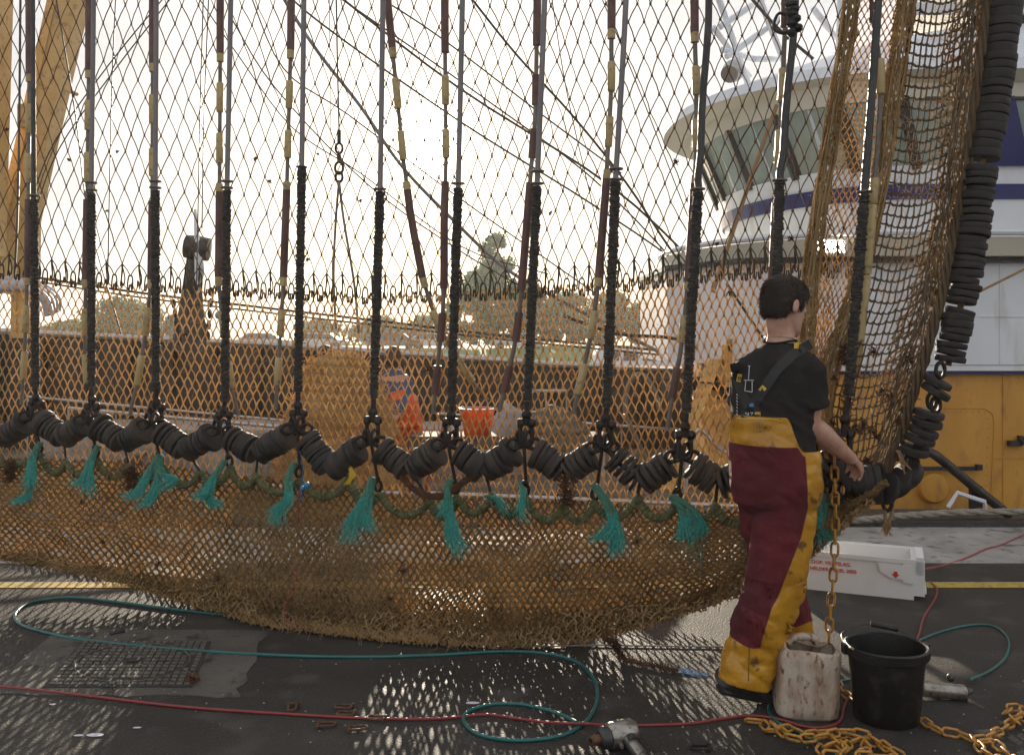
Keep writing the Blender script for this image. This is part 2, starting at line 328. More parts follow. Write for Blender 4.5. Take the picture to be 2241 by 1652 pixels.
# ------------------------------------------------------------------ far things
def tree(cx, cy, rx, top, base, Y, mat, label, grp, n=2600, ls=.22):
    z0 = H_CAM-(base-HY)/FP*Y; z1 = H_CAM-(top-HY)/FP*Y; X = (cx-CX)/FP*Y; rw = rx/FP*Y; hh = z1-z0
    t = empty('tree', (X, Y, z0), label, 'tree', grp)
    b = MB(); b.tube([(X, Y, z0-.4), (X+.1, Y, z0+hh*.3), (X, Y, z0+hh*.6)], [hh*.035, hh*.025, hh*.01], 7)
    for k in range(5):
        a = random.uniform(0, 6.3); b.tube([(X, Y, z0+hh*(.2+.07*k)), (X+math.cos(a)*rw*.5, Y+math.sin(a)*rw*.5, z0+hh*(.5+.07*k))], [hh*.014, hh*.005], 5)
    b.build('trunk', m_bark, t)
    b = MB(); cl_ = []
    for k in range(70):
        a = random.uniform(0, 6.28); h = random.random(); q = math.sqrt(random.random())*math.sin(math.pi*(.18+.8*h))**.6
        cl_.append((Vector((X+math.cos(a)*rw*q*.85, Y+math.sin(a)*rw*q*.85, z0+hh*(.03+.88*h))), rw*random.uniform(.10, .28)))
    for k in range(n):
        c, r = random.choice(cl_); d = Vector((random.gauss(0, 1), random.gauss(0, 1), random.gauss(0, .8))).normalized()*r*random.uniform(.5, 1.05)
        p = c+d; s = ls*random.uniform(.6, 1.3); u = rv(1).normalized()*s; v = u.cross(rv(1)).normalized()*s*.6
        b.add([p-u, p+v, p+u, p-v], [(0, 1, 2, 3)])
    b.build('crown', mat, t, False)
TG = 'trees beyond the dyke'
for i, a in enumerate([(265, 662, 95, 655, 745, 75, m_leaf, 'wide round green bush standing alone behind the left netting'),
    (390, 690, 55, 690, 745, 80, m_leaf2, 'small low bush right of the wide round bush'),
    (150, 710, 70, 708, 742, 90, m_leaf, 'lowest flat bush at the far left of the dyke'),
    (1085, 560, 62, 500, 740, 78, m_leaf2, 'tallest slender tree rising above the treeline near the middle'),
    (1040, 650, 75, 590, 745, 74, m_leaf, 'dense tree left under the tallest slender tree'),
    (1150, 650, 80, 610, 745, 82, m_leaf2, 'rounded olive tree right of the tallest tree'),
    (1240, 680, 80, 635, 745, 85, m_leaf, 'mid height green tree between the olive tree and the ship'),
    (1340, 690, 80, 640, 748, 84, m_leaf2, 'broad olive tree behind the white caravan'),
    (1430, 700, 70, 655, 748, 80, m_leaf, 'tree half hidden behind the cream deck machinery'),
    (700, 715, 60, 705, 745, 100, m_leaf2, 'faint low shrub in the distance left of the net heap'),
    (830, 712, 80, 702, 745, 100, m_leaf, 'faint long shrub in the distance behind the net heap'),
    (930, 705, 50, 690, 745, 95, m_leaf2, 'small distant shrub left of the dense tree')]):
    tree(a[0], 0, a[2], a[3], a[4], a[5], a[6], a[7], TG, n=9000 if a[2] > 55 else 5000, ls=.17)
def car(x, Y, z, L_, mat, label):
    X = (x-CX)/FP*Y; t = empty('parked_car', (X, Y, z), label, 'car', 'cars parked along the dyke')
    b = MB(); b.prism([(-L_/2, .3), (L_/2, .3), (L_/2, .75), (L_*.33, .85), (L_*.18, 1.35), (-L_*.28, 1.4), (-L_*.45, .9), (-L_/2, .8)], (X, Y, z), (1, 0, 0), (0, 0, 1), (0, 1.7, 0)); b.build('body', mat, t, False)
    b = MB(); b.prism([(L_*.29, .88), (L_*.16, 1.28), (-L_*.26, 1.32), (-L_*.4, .9)], (X, Y-.012, z), (1, 0, 0), (0, 0, 1), (0, .05, 0)); b.build('window', m_cgl, t, False)
    for s in (-.3, .3):
        b = MB(); b.lathe((X+s*L_, Y-.02, z+.3), [(.3, 0), (.32, .02), (.32, .2)], 14, (0, 1, 0)); b.build('wheel', m_rubber, t)
for i, (x, m_, lb) in enumerate([(575, m_car, 'silver car parked farthest left on the dyke'), (700, m_car, 'pale car parked on the dyke just left of the net heap'),
        (860, m_card, 'dark car parked on the dyke behind the crewman in orange'), (950, m_car, 'silver car parked right of the dark car'), (1130, m_car, 'silver car parked before the trees')]):
    car(x, 74, .52, 4.4, m_, lb)
t = empty('caravan', P(1400, 800, 45), 'long white caravan with a row of windows parked before the trees', 'caravan')
Xc = (1400-CX)/FP*45; zc = .25
b = MB(); b.prism([(-2.2, .4), (2.1, .4), (2.2, 1.2), (2.0, 1.75), (-2.0, 1.8), (-2.25, 1.3)], (Xc, 45, zc-.9), (1, 0, 0), (0, 0, 1), (0, 2.1, 0)); b.build('body', m_hullwhite, t, False)
for k in range(4):
    b = MB(); b.box((Xc-1.4+k*.95, 44.99, zc+.35), (.7, .05, .45)); b.build('window', m_cgl, t, False)
for s in (-.4, .5):
    b = MB(); b.lathe((Xc+s, 44.9, zc-.55), [(.33, 0), (.33, .2)], 14, (0, 1, 0)); b.build('wheel', m_rubber, t)
b = MB(); b.box((Xc, 46, zc-1.6), (12, 5, 1.4)); b.build('caravan_jetty_ground', m_deck, None, False, kind='structure')

# the morning haze over the harbour
b = MB(); b.box((0, 188, 6.5), (500, 426, 20)); hz = b.build('haze', m_car, None, False, kind='stuff')
mh_ = bpy.data.materials.new('morning_haze'); mh_.use_nodes = True; t_ = mh_.node_tree; t_.nodes.remove(t_.nodes['Principled BSDF'])
pv = t_.nodes.new('ShaderNodeVolumePrincipled'); pv.inputs['Color'].default_value = (1, .97, .93, 1); pv.inputs['Density'].default_value = .0012; pv.inputs['Anisotropy'].default_value = .3
t_.links.new(pv.outputs[0], t_.nodes['Material Output'].inputs['Volume']); hz.data.materials.clear(); hz.data.materials.append(mh_)
hz['label'] = 'pale morning haze over the harbour'
# ------------------------------------------------------------------ the ship
ship = empty('fishing_vessel', (0, 9.5, -1.9), 'fishing vessel moored behind the hanging net, navy hull, orange-yellow deckhouse and white wheelhouse', 'ship')
b = MB(); b.prism([(-9, 7.62), (13, 7.62), (13, 13.2), (-9, 13.2)], (0, 0, -2.3), (1, 0, 0), (0, 1, 0), (0, 0, 2.2)); b.build('hull', m_navy, ship, False)
b = MB(); b.tube([(-9, 7.62, -.05), (13, 7.62, -.05)], .07, 10); b.build('rubbing_strake', m_black, ship)
b = MB(); b.box((2, 10.4, -.08), (22, 5.5, .04)); b.build('deck', m_deck, ship, False)
# far bulwark
b = MB(); tops = [(-9, 1.85), (-7.5, 1.62), (-3.5, 1.42), (.7, 1.13), (3, 1.05), (13, 1.05)]
for (x0, z0), (x1, z1) in zip(tops, tops[1:]):
    b.prism([(x0, -.1), (x1, -.1), (x1, z1), (x0, z0)], (0, 13, 0), (1, 0, 0), (0, 0, 1), (0, .12, 0))
for i in range(18):
    x = -8.6+i*.62; b.box((x, 12.93, curve(tops, x)/2-.05), (.02, .14, curve(tops, x)))
b.build('far_bulwark', m_bulw, ship, False)
b = MB(); b.tube([(x, 12.98, z+.03) for x, z in tops], .045, 8); b.build('bulwark_rail', m_galv, ship)
rails = [((60, 868), (640, 922), 9.4, .014), ((150, 893), (620, 935), 8.8, .018), ((90, 1035), (880, 1080), 7.9, .022), ((900, 1078), (1640, 1108), 7.9, .022), ((960, 905), (1560, 945), 9.8, .016), ((1150, 855), (1240, 855), 10, .016)]
for (p0, p1, Y, r) in rails:
    b = MB(); b.tube([P(*p0, Y), P(*p1, Y)], r, 8)
    k = max(2, int((p1[0]-p0[0])/160))
    for i in range(k+1):
        q = P(*p0, Y).lerp(P(*p1, Y), i/k); b.tube([q, Vector((q.x, q.y, -.08))], r*.6, 6)
    b.build('rail', m_galv, ship)
# hatch coamings and deck gear in shade
for k, (x, y, Y, w_, d, h) in enumerate([(380, 960, 10.6, 2.6, 1.2, .55), (150, 980, 9.2, 1.2, .8, .35), (980, 1000, 11, 2.2, .9, .5), (620, 1000, 8.9, 1.0, .6, .25)]):
    q = P(x, y, Y); b = MB(); b.box((q.x, Y, -.06+h/2), (w_, d, h)); b.box((q.x, Y, -.06+h+.02), (w_+.08, d+.08, .04)); b.build('hatch_coaming', m_deck if k % 2 else m_galv, ship, False)
# deckhouse, yellow tier
YF = 8.45
X0 = (1700-CX)/FP*YF
b = MB(); b.box(((X0+13)/2, YF+2, .58), (13-X0, 4, 1.33)); b.build('lower_deckhouse', m_yellow, ship, False)
b = MB(); b.box(((X0+13)/2, YF-.03, 1.27), (13-X0+.1, .1, .05)); b.build('white_ledge', m_hullwhite, ship, False)
b = MB(); b.box(((X0+13)/2, YF-.02, 1.225), (13-X0+.1, .07, .03)); b.build('dark_ledge', m_navy, ship, False)
hp = []
for (cx_, cy_, a0) in ((2150, 915, 90), (2055, 915, 180), (2055, 1085, 270), (2150, 1085, 0)):
    pass
cor = [(2050, 893), (2155, 893), (2172, 905), (2176, 925), (2168, 1105)]
b = MB(); b.tube([P(x, y, YF-.004) for x, y in cor], .005, 5); b.build('hatch_seam', m_yellow, ship)
b = MB()
for i in range(8): b.ball(P(2062+i*13.5, 901, YF), .009, 6)
for i in range(9): b.ball(P(2163-i*.6, 915+i*21, YF), .009, 6)
b.build('hatch_bolts', m_yellow, ship)
q = P(2040, 1067, YF); b = MB(); b.lathe((q.x, YF+.01, q.z), [(.14, 0), (.14, -.05), (.125, -.07), (0.001, -.075)], 32, (0, 1, 0)); b.build('round_plug', m_yellow, ship)
b = MB(); b.box(P(2065, 1025, YF-.04), (.68, .03, .035)); b.box(P(2142, 1022, YF-.05), (.05, .05, .05)); b.build('black_bar', m_black, ship, False)
b = MB(); b.box(P(2220, 970, YF-.04), (.11, .06, .05)); b.box(P(2234, 964, YF-.04), (.04, .06, .09)); b.build('door_dog', m_black, ship, False)
for sx in (2195,):
    b = MB(); b.box((P(sx, 0, YF).x, YF-.003, .58), (.008, .012, 1.25)); b.build('weld_seam', m_yellow, ship, False)
for zz in (1.75,):
    b = MB(); b.box((8, 8.357, zz), (10.4, .01, .008)); b.build('weld_seam', m_hullwhite, ship, False)
for xx in (3.6, 4.55, 5.4):
    b = MB(); b.box((xx, 8.357, 1.77), (.008, .01, .92)); b.build('weld_seam', m_hullwhite, ship, False)
b = MB(); b.box(P(2052, 822, YF-.02), (.18, .02, .012)); b.build('black_bar', m_black, ship, False)
b = MB(); b.tube([P(x, 1002, YF-.01) for x in (2172, 2300)], .003, 4); b.build('weld_seam', m_yellow, ship)
# black slanting pipe and bracket
b = MB(); b.tube(smooth([P(1960, 1000, 8.0), P(2015, 988, 7.95), P(2040, 992, 7.9), P(2075, 1018, 7.9), P(2140, 1072, 7.9), P(2210, 1128, 7.9)], 5), .042, 12)
b.box(P(2135, 1088, 7.95), (.1, .05, .2)); b.build('black_pipe', m_black, ship)
# mid white tier
X1 = (1480-CX)/FP*8.9
b = MB(); b.prism([(X1, 9.4), (X1+.5, 8.5), (2.75, 8.36), (13, 8.36), (13, 12.4), (X1+.4, 12.4), (X1, 11.4)], (0, 0, 1.30), (1, 0, 0), (0, 1, 0), (0, 0, .95)); b.build('middle_deckhouse', m_hullwhite, ship, False)
b = MB(); b.prism([(X1-.05, 9.3), (X1+.5, 8.4), (2.75, 8.26), (13, 8.26), (13, 12.4), (X1+.4, 12.5), (X1-.05, 11.4)], (0, 0, 2.25), (1, 0, 0), (0, 1, 0), (0, 0, .05)); b.build('dark_bumper', m_black, ship, False)
# bridge platform and wheelhouse (rounded nose to the left)
def nose(xn, yc, hw, xr, n=14, xe=13):
    o = [(xn+(xr-xn)*(1-math.cos(R(90)*i/n)), yc-hw*math.sin(R(90)*i/n)) for i in range(n, -1, -1)]
    o += [(xn+(xr-xn)*(1-math.cos(R(90)*i/n)), yc+hw*math.sin(R(90)*i/n)) for i in range(1, n+1)]
    return [(xe, yc-hw)]+o+[(xe, yc+hw)]
def tier(mb_, o0, z0, o1, z1):
    n = len(o0); mb_.add([(x, y, z0) for x, y in o0]+[(x, y, z1) for x, y in o1], [tuple(range(n)), tuple(range(n, 2*n))[::-1]]+[(i, n+i, n+(i+1) % n, (i+1) % n) for i in range(n)])
b = MB(); tier(b, nose(1.78, 10.2, 2.05, 3.4), 2.30, nose(1.72, 10.2, 2.15, 3.4), 2.46); b.build('bridge_deck', m_shipcream, ship, False)
b = MB(); b.tube([(x, y, 2.50) for x, y in nose(1.72, 10.2, 2.17, 3.4)], .03, 8); b.build('bridge_rail', m_hullwhite, ship)
b = MB(); tier(b, nose(2.62, 10.3, 1.85, 3.9), 2.46, nose(2.52, 10.3, 1.90, 3.8), 2.85); b.build('wheelhouse_base', m_hullwhite, ship, False)
b = MB(); tier(b, nose(2.49, 10.3, 1.915, 3.8), 2.85, nose(2.46, 10.3, 1.93, 3.78), 2.99); b.build('blue_stripe', m_navy, ship, False)
b = MB(); tier(b, nose(2.48, 10.3, 1.92, 3.8), 2.99, nose(2.44, 10.3, 1.94, 3.76), 3.16); b.build('window_sill_band', m_hullwhite, ship, False)
o0 = nose(2.46, 10.3, 1.92, 3.78, 8, 9.5); o1 = nose(2.20, 10.3, 2.03, 3.6, 8, 9.5)
b = MB(); tier(b, o0, 3.16, o1, 3.74); b.build('window_glass', m_glass, ship, False)
b = MB(); tier(b, nose(2.18, 10.3, 2.05, 3.6), 3.74, nose(2.10, 10.35, 2.12, 3.5), 3.93); b.build('window_head_band', m_shipcream, ship, False)
def pil(x, y, x2, y2, w_, mat_, name='window_pillar'):
    b = MB(); b.tube([(x, y, 3.13), (x2, y2, 3.76)], w_, 4); return b.build(name, mat_, ship, False)
for i in range(1, len(o0)-1):
    if i % 2 == 1: pil(*o0[i], *o1[i], .060, m_black)
    else: pil(o0[i][0]+.03, o0[i][1], o1[i][0]+.03, o1[i][1], .035, m_hullwhite)
for k, xx in enumerate((4.35, 4.95, 5.6, 6.4, 7.2)):
    b = MB(); b.prism([(0, 0), (.46, 0), (.26, .62), (.12, .62)], (xx, 8.34, 3.15), (1, 0, 0), (0, -.17, 1), (0, -.02, 0)); b.build('blue_window_pillar', m_navy, ship, False)
b = MB(); b.box((6.3, 8.23, 3.75), (5.0, .04, .025)); b.build('window_top_trim', m_black, ship, False)
rb = nose(1.80, 10.4, 2.40, 3.9, 18); rt = nose(1.84, 10.4, 2.36, 3.9, 18)
b = MB(); tier(b, nose(2.05, 10.35, 2.15, 3.9, 18), 3.90, rb, 3.955); b.build('roof_underside', m_shipcream, ship, False)
b = MB(); tier(b, rb, 3.958, rt, 4.07); tier(b, rt, 4.07, nose(3.1, 10.3, 1.9, 4.9, 18), 4.50); b.build('wheelhouse_roof', m_hullwhite, ship)
b = MB(); b.box((5.5, 9.0, 4.78), (2.4, 1.2, .75)); b.build('roof_housing', m_black, ship, False)
b = MB(); b.box((5.0, 8.36, 4.62), (2.8, .05, .10)); b.build('roof_rail', m_hullwhite, ship, False)
# radar gantry
b = MB()
for seg in [((1560, -40), (1660, 250)), ((1640, -60), (1760, 250)), ((1575, 60), (1710, -30)), ((1590, 125), (1740, 20)), ((1580, 110), (1650, 130)), ((1650, 130), (1700, 130)), ((1840, -50), (1835, 180)), ((1560, 60), (1640, 170)), ((1780, 20), (1835, 90))]:
    b.tube([P(*seg[0], 9.6), P(*seg[1], 9.9)], .035, 8)
b.build('radar_gantry', m_hullwhite, ship)
q = P(1605, 155, 9.2); b = MB(); b.lathe(q, [(.02, .14), (.09, .13), (.11, .05), (.115, 0), (.1, -.02)], 18, (-.5, -.7, -.5)); b.build('searchlight', m_galv, ship)
q = P(1815, 540, 8.15); b = MB(); b.box(q, (.30, .08, .17)); b.build('floodlight_housing', m_galv, ship, False)
b = MB(); b.box(q+Vector((0, -.045, 0)), (.24, .012, .11)); b.build('floodlight_glass', m_lamp, ship, False)
# cream machinery forward of the deckhouse
b = MB(); b.prism([(0, 0), (.62, 0), (.75, 1.05), (.62, 1.42), (.1, 1.42), (-.12, .8)], (P(1560, 900, 9.0).x, 9.0, -.05), (1, 0, 0), (0, 0, 1), (0, .8, 0)); b.build('deck_machinery', m_mast, ship, False)
b = MB(); b.prism([(0, 0), (.14, 0), (.62, 1.25), (.5, 1.25)], (P(1440, 1060, 8.6).x, 8.6, .1), (1, 0, 0), (0, 0, 1), (0, .1, 0)); b.build('slanting_brace', m_mast, ship, False)
b = MB(); b.lathe(P(1520, 840, 8.9)+Vector((0, 0, 0)), [(.16, -.3), (.16, -.26), (.07, -.25), (.07, .25), (.16, .26), (.16, .3)], 18, (1, .2, 0)); b.build('winch_drum', m_black, ship)
b = MB(); b.tube(smooth([P(1500, 1080, 8.2), P(1505, 1000, 8.2), P(1530, 940, 8.2), P(1580, 985, 8.2), P(1640, 1000, 8.2)], 5), .02, 8); b.build('bent_pipe', m_galv, ship)
b = MB(); b.tube(smooth([P(1368, 905, 8.8), P(1372, 850, 8.8), P(1400, 818, 8.8), P(1430, 850, 8.8), P(1445, 900, 8.8)], 6), .025, 8)
b.tube([P(1368, 905, 8.8), P(1440, 1060, 8.8)], .02, 6); b.build('pipe_arch', m_rod, ship)
b = MB(); b.box(P(1625, 755, 8.7), (.35, .3, .12)); b.box(P(1590, 800, 8.7), (.1, .3, .4)); b.build('yellow_bracket', m_yellow, ship, False)
# masts at the left
def mast(p0, p1, w_, d, name):
    b = MB(); a = Vector(p1)-Vector(p0); L_ = a.length; a.normalize(); s = Vector((a.z, 0, -a.x)).normalized(); y = a.cross(s)
    m = Matrix((s, y, a)).transposed(); b.box((Vector(p0)+Vector(p1))/2, (w_, d, L_), M_=m)
    b.box((Vector(p0)+Vector(p1))/2+s*w_*.22-y*0, (w_*.1, d+.05, L_*.99), M_=m); return b.build(name, m_mast, ship, False)
mast(P(178, -120, 10), P(8, 640, 10), .34, .25, 'mast_leg')
mast(P(6, -120, 9.6), P(-14, 560, 9.6), .15, .2, 'mast_leg')
mast(P(60, 400, 10.1), P(55, 740, 10.1), .22, .2, 'mast_leg')
b = MB(); b.tube([P(140, 195, 9.8), P(168, 207, 9.6)], .02, 8); b.build('mast_bracket', m_mast, ship); b = MB(); b.box(P(55, 255, 9.8), (.12, .1, .25)); b.build('mast_bracket', m_mast, ship)
for k in range(4):
    b = MB(); b.tube(smooth([P(-40+k*5, 700, 8.6+k*.1), P(-15, 640-k*4, 8.6+k*.1), P(50, 628-k*5, 8.6+k*.1), P(95+k*8, 652+k*-2, 8.6+k*.1), P(118+k*5-10, 690-k*3, 8.6+k*.1)], 6), .045, 10); b.build('grey_hydraulic_hose', m_tarp, ship)
# black post with drum
b = MB(); b.tube([P(415, 770, 11), P(420, 640, 11), P(428, 540, 11)], [.22, .13, .09], 8); b.tube([P(385, 745, 11), P(420, 640, 11)], .05, 6); b.tube([P(452, 740, 11), P(424, 640, 11)], .05, 6)
b.build('black_post', m_black, ship)
b = MB(); b.lathe(P(432, 543, 10.9), [(.05, -.15), (.14, -.14), (.15, 0), (.14, .14), (.05, .15)], 16, (1, .1, -.15)); b.build('post_drum', m_black, ship)
b = MB(); b.tube([P(427, 458, 10.8), P(431, 520, 10.8), P(432, 640, 10.8)], [.015, .035, .03], 8); b.build('white_antenna', m_hullwhite, ship)
b = MB(); b.ball(P(438, 590, 10.7), (.05, .05, .16), 10); b.build('fender_buoy', m_galv, ship); b = MB(); b.ball(P(479, 690, 10.7), .05, 10); b.build('fender_buoy', m_galv, ship)
b = MB()
for k in range(5): b.ball(P(455+k*2, 735-k*24, 10.5), (.03, .03, .06), 6); b.ball(P(392-k*3, 745-k*20, 10.5), (.03, .03, .06), 6)
b.build('hanging_chain', m_steel, ship)

# steel table with basket, heap of net, crew
tb = empty('sorting_table', P(1120, 975, 8.8), 'galvanised steel sorting table under the orange basket on the ship deck', 'table')
q0 = P(900, 952, 8.8); q1 = P(1330, 965, 8.8)
b = MB(); b.box(((q0.x+q1.x)/2, 8.8, q0.z-.03), (q1.x-q0.x, .8, .05)); b.box(((q0.x+q1.x)/2, 8.42, q0.z-.03), (q1.x-q0.x, .03, .12)); b.build('top', m_deck, tb, False)
for x in (q0.x+.08, q1.x-.08):
    for y in (8.5, 9.1):
        b = MB(); b.tube([(x, y, q0.z-.05), (x, y, -.06)], .025, 8); b.build('leg', m_galv, tb)
tz = q0.z-.005
q = P(1045, 940, 8.75); bk = empty('plastic_basket', (q.x, q.y, tz), 'orange round plastic basket standing on the steel table', 'basket')
b = MB(); b.loft([((q.x, q.y, tz+h), (r, 0, 0), (0, r, 0)) for r, h in ((.12, 0), (.13, .01), (.165, .25), (.18, .255), (.18, .27), (.16, .27), (.155, .25), (.12, .02))], 28); b.build('body', m_orangeb, bk)
b = MB(); b.tube([(q.x+.18*math.cos(a), q.y+.18*math.sin(a), tz+.27) for a in [i*math.pi/12 for i in range(25)]], .008, 6, False); b.build('rim', m_tarp, bk)
for k, (x, y, s, lb) in enumerate([(1110, 915, .14, 'tilted pale grey plastic tub right of the orange basket'), ]):
    q = P(x, y, 8.6); b = MB(); b.lathe((q.x, q.y, tz+.14), [(.11, -.14), (.16, .16), (.17, .16), (.12, -.1)], 20, (.55, 0, .83)); b.build('plastic_tub', m_tarp, None, label=lb, cat='tub')
b = MB(); q = P(1210, 930, 8.7)
b.loft([((q.x, q.y, tz+z), (rx, 0, 0), (0, .2*rx/.3, 0)) for z, rx in ((0, .34), (.06, .36), (.16, .28), (.25, .16), (.30, .05))], 20)
remeshed_parent = empty('tarpaulin_bundle', (q.x, q.y, tz), 'crumpled dark tarpaulin bundle lying on the table right of the basket', 'tarpaulin')
remeshed(b, 'cloth', m_deck, remeshed_parent, .015, 2, lambda c, n: .07*abs(mnoise.noise(c*7))-.02+.02*mnoise.noise(c*23))
# net heap
hx = P(745, 900, 8.3)
heap = empty('net_heap', (hx.x, 8.3, -.06), 'tall mound of golden brown netting heaped on the ship deck', 'net')
b = MB(); zt = P(745, 775, 8.3).z
b.loft([((hx.x, 8.3, z), (r, 0, 0), (0, r*.8, 0)) for r, z in ((.62, -.06), (.58, .3), (.48, .75), (.36, 1.1), (.22, zt-.07), (.05, zt-.02))], 28)
remeshed(b, 'mound', m_hem, heap, .03, 3, lambda c, n: .09*mnoise.noise(c*4)+.04*mnoise.noise(c*13))
b = MB()
for k in range(2600):
    z = random.uniform(-.05, zt); r = curve([(-.06, .62), (.3, .58), (.75, .48), (1.1, .36), (zt-.07, .24), (zt, .05)], z)+random.uniform(-.02, .05)
    a = random.uniform(0, 6.283); p = Vector((hx.x+r*math.cos(a), 8.3+r*.8*math.sin(a), z)); b.tube([p, p+rv(.06), p+rv(.09)], .0035, 3, False)
b.build('loose_twine', m_fuzz, heap, False, kind='stuff')
def crew(name_loc, label, J, mats, vox=.02):
    t = empty('person', name_loc, label, 'person'); return t
# crewman in orange, bent forward
cp = P(880, 1000, 9.3); t = empty('person', (cp.x, 9.3, -.06), 'crewman in orange oilskin and blue sleeves bending over the ship deck behind the net', 'person')
b = MB()
Yc = 9.3
b.ball(P(861, 785, Yc), (.085, .1, .115), 12); b.tube([P(861, 800, Yc), P(862, 830, Yc)], .055, 10)
b.tube([P(862, 822, Yc), P(868, 870, Yc), P(880, 930, Yc)], [.15, .17, .16], 12)
for s in (-1, 1):
    b.tube([P(862+s*28, 835, Yc), P(858+s*34-10, 880, Yc-.15), P(845+s*12, 925, Yc-.35)], [.06, .05, .04], 8); b.ball(P(843+s*12, 932, Yc-.38), .05, 8)
    b.tube([P(882+s*14, 935, Yc+.05*s), P(890+s*22, 1010, Yc), P(892+s*24, 1080, Yc+.05)], [.1, .075, .06], 8)
remeshed(b, 'body', m_skin, t, .018, 3)
b = MB(); b.tube([P(861, 808, Yc), P(861, 818, Yc), P(862, 828, Yc)], [.085, .10, .15], 14); b.tube([P(862, 828, Yc), P(866, 870, Yc), P(872, 905, Yc)], [.15, .19, .18], 14)
for s in (-1, 1): b.tube([P(862+s*28, 835, Yc), P(858+s*34-10, 880, Yc-.15), P(847+s*12, 915, Yc-.3)], [.085, .07, .055], 8)
remeshed(b, 'sweater', m_bluecl, t, .02, 3)
b = MB(); b.tube([P(866, 848, Yc-.07), P(874, 880, Yc-.03), P(884, 935, Yc)], [.11, .20, .2], 14)
for s in (-1, 1): b.tube([P(880+s*16, 930, Yc+.05*s), P(893+s*24, 1010, Yc), P(893+s*24, 1078, Yc+.05)], [.13, .11, .10], 10)
remeshed(b, 'oilskin_trousers', m_orange, t, .02, 3, lambda c, n: .015*mnoise.noise(c*12))
b = MB(); b.ball(P(861, 783, Yc-.01), (.098, .11, .122), 12); b.build('hair', m_hair, t)
# crewman behind the heap
Yc = 9.0; cp = P(715, 1000, Yc); t = empty('person', (cp.x, Yc, -.06), 'crewman in blue half hidden behind the brown net mound', 'person')
b = MB(); b.ball(P(712, 782, Yc), (.085, .1, .115), 12); b.tube([P(712, 790, Yc), P(705, 835, Yc)], .055, 8)
b.tube([P(705, 828, Yc), P(702, 900, Yc), P(705, 950, Yc)], [.15, .17, .15], 12)
for s in (-1, 1):
    b.tube([P(704+s*34, 840, Yc), P(704+s*42, 890, Yc-.1), P(720+s*20, 930, Yc-.3)], [.06, .05, .04], 8); b.ball(P(722+s*20, 934, Yc-.33), .05, 8)
    b.tube([P(705+s*18, 950, Yc), P(705+s*22, 1020, Yc), P(705+s*22, 1088, Yc)], [.1, .08, .06], 8)
remeshed(b, 'body', m_skin, t, .018, 3)
b = MB(); b.tube([P(705, 826, Yc), P(702, 900, Yc), P(705, 955, Yc)], [.16, .20, .18], 14)
for s in (-1, 1): b.tube([P(704+s*34, 840, Yc), P(704+s*42, 890, Yc-.1), P(718+s*22, 922, Yc-.26)], [.08, .07, .055], 8)
remeshed(b, 'jacket', m_bluecl, t, .02, 3, lambda c, n: .015*mnoise.noise(c*12))
b = MB()
for s in (-1, 1): b.tube([P(705+s*18, 945, Yc), P(705+s*22, 1020, Yc), P(705+s*22, 1085, Yc)], [.12, .1, .09], 10)
b.build('trousers', m_black, t)
b = MB(); b.ball(P(712, 776, Yc), (.093, .105, .1), 12); b.build('hair', m_hair, t)

# rigging
def wire(pts, r, label, Y=10, mat=None, Y2=None):
    k = len(pts); b = MB(); b.tube(smooth([P(x, y, lerp(Y, Y2 or Y, i/(k-1))) for i, (x, y) in enumerate(pts)], 5), r, 6)
    return b.build('rigging_wire', mat or m_wire, None, label=label, cat='wire', group="wires of the ship's rigging")
wire([(590, -60), (640, 30), (700, 120), (790, 235), (880, 365), (1000, 490), (1110, 590), (1250, 670), (1480, 790)], .021, 'thickest grey sloping cable, crossing left of the sun', 10, m_pipe)
wire([(590, -50), (700, 50), (1000, 262), (1300, 450), (1500, 590), (1640, 730)], .012, 'sloping wire just above the thickest cable, running under the sun', 10.2)
wire([(700, -40), (1000, 190), (1340, 410), (1560, 620), (1700, 790)], .014, 'upper of two close sloping wires right of the sun', 10.2)
wire([(735, -10), (1080, 230), (1340, 430), (1640, 760)], .010, 'lower of two close sloping wires right of the sun', 10.3)
wire([(790, -30), (960, 80), (1200, 262), (1360, 380)], .010, 'thin sloping wire ending beside the ninth dropper', 10.3)
wire([(540, -30), (620, 150), (760, 250), (1000, 430), (1300, 640)], .009, 'thin sloping wire starting high behind the fifth dropper', 10.5)
wire([(500, 30), (600, 190), (800, 400), (1000, 545), (1180, 650)], .009, 'lowest thin sloping wire left of the net heap', 10.5)
wire([(410, -40), (520, 120), (640, 280), (790, 380), (1010, 540), (1200, 600)], .008, 'faint sloping wire from the top between third and fourth droppers', 10.6)
wire([(1010, -30), (1130, 120), (1250, 250), (1370, 400), (1500, 590), (1640, 730)], .013, 'single long sloping wire from the top right of the sun to the wheelhouse front', 9.5)
wire([(1630, -20), (1700, 60), (1780, 130)], .017, 'short dark stay beside the radar gantry', 9.4)
wire([(255, -40), (245, 200), (235, 640)], .008, 'upright thin wire right of the second dropper', 10)
wire([(446, -40), (438, 250), (430, 640)], .008, 'left of the twin upright wires behind the third and fourth droppers', 10)
wire([(458, -40), (447, 250), (442, 500)], .008, 'right of the twin upright wires behind the third and fourth droppers', 10)
wire([(380, -30), (240, 140), (120, 310), (60, 460)], .007, 'outer thin stay crossing the yellow mast leg', 9.7)
wire([(395, -30), (250, 155), (130, 325), (70, 480)], .007, 'inner thin stay crossing the yellow mast leg', 9.8)
wire([(118, -30), (165, 250), (195, 480), (265, 730)], .008, 'thin stay leaning from the yellow mast down to the round bush', 9.6)
wire([(45, -30), (40, 420), (30, 640)], .012, 'dark upright rope at the far left before the mast', 9.3)
wire([(20, 598), (300, 640), (600, 676), (860, 706), (1130, 738), (1480, 770)], .014, 'upper of the long nearly level rope pair over the deck', 10)
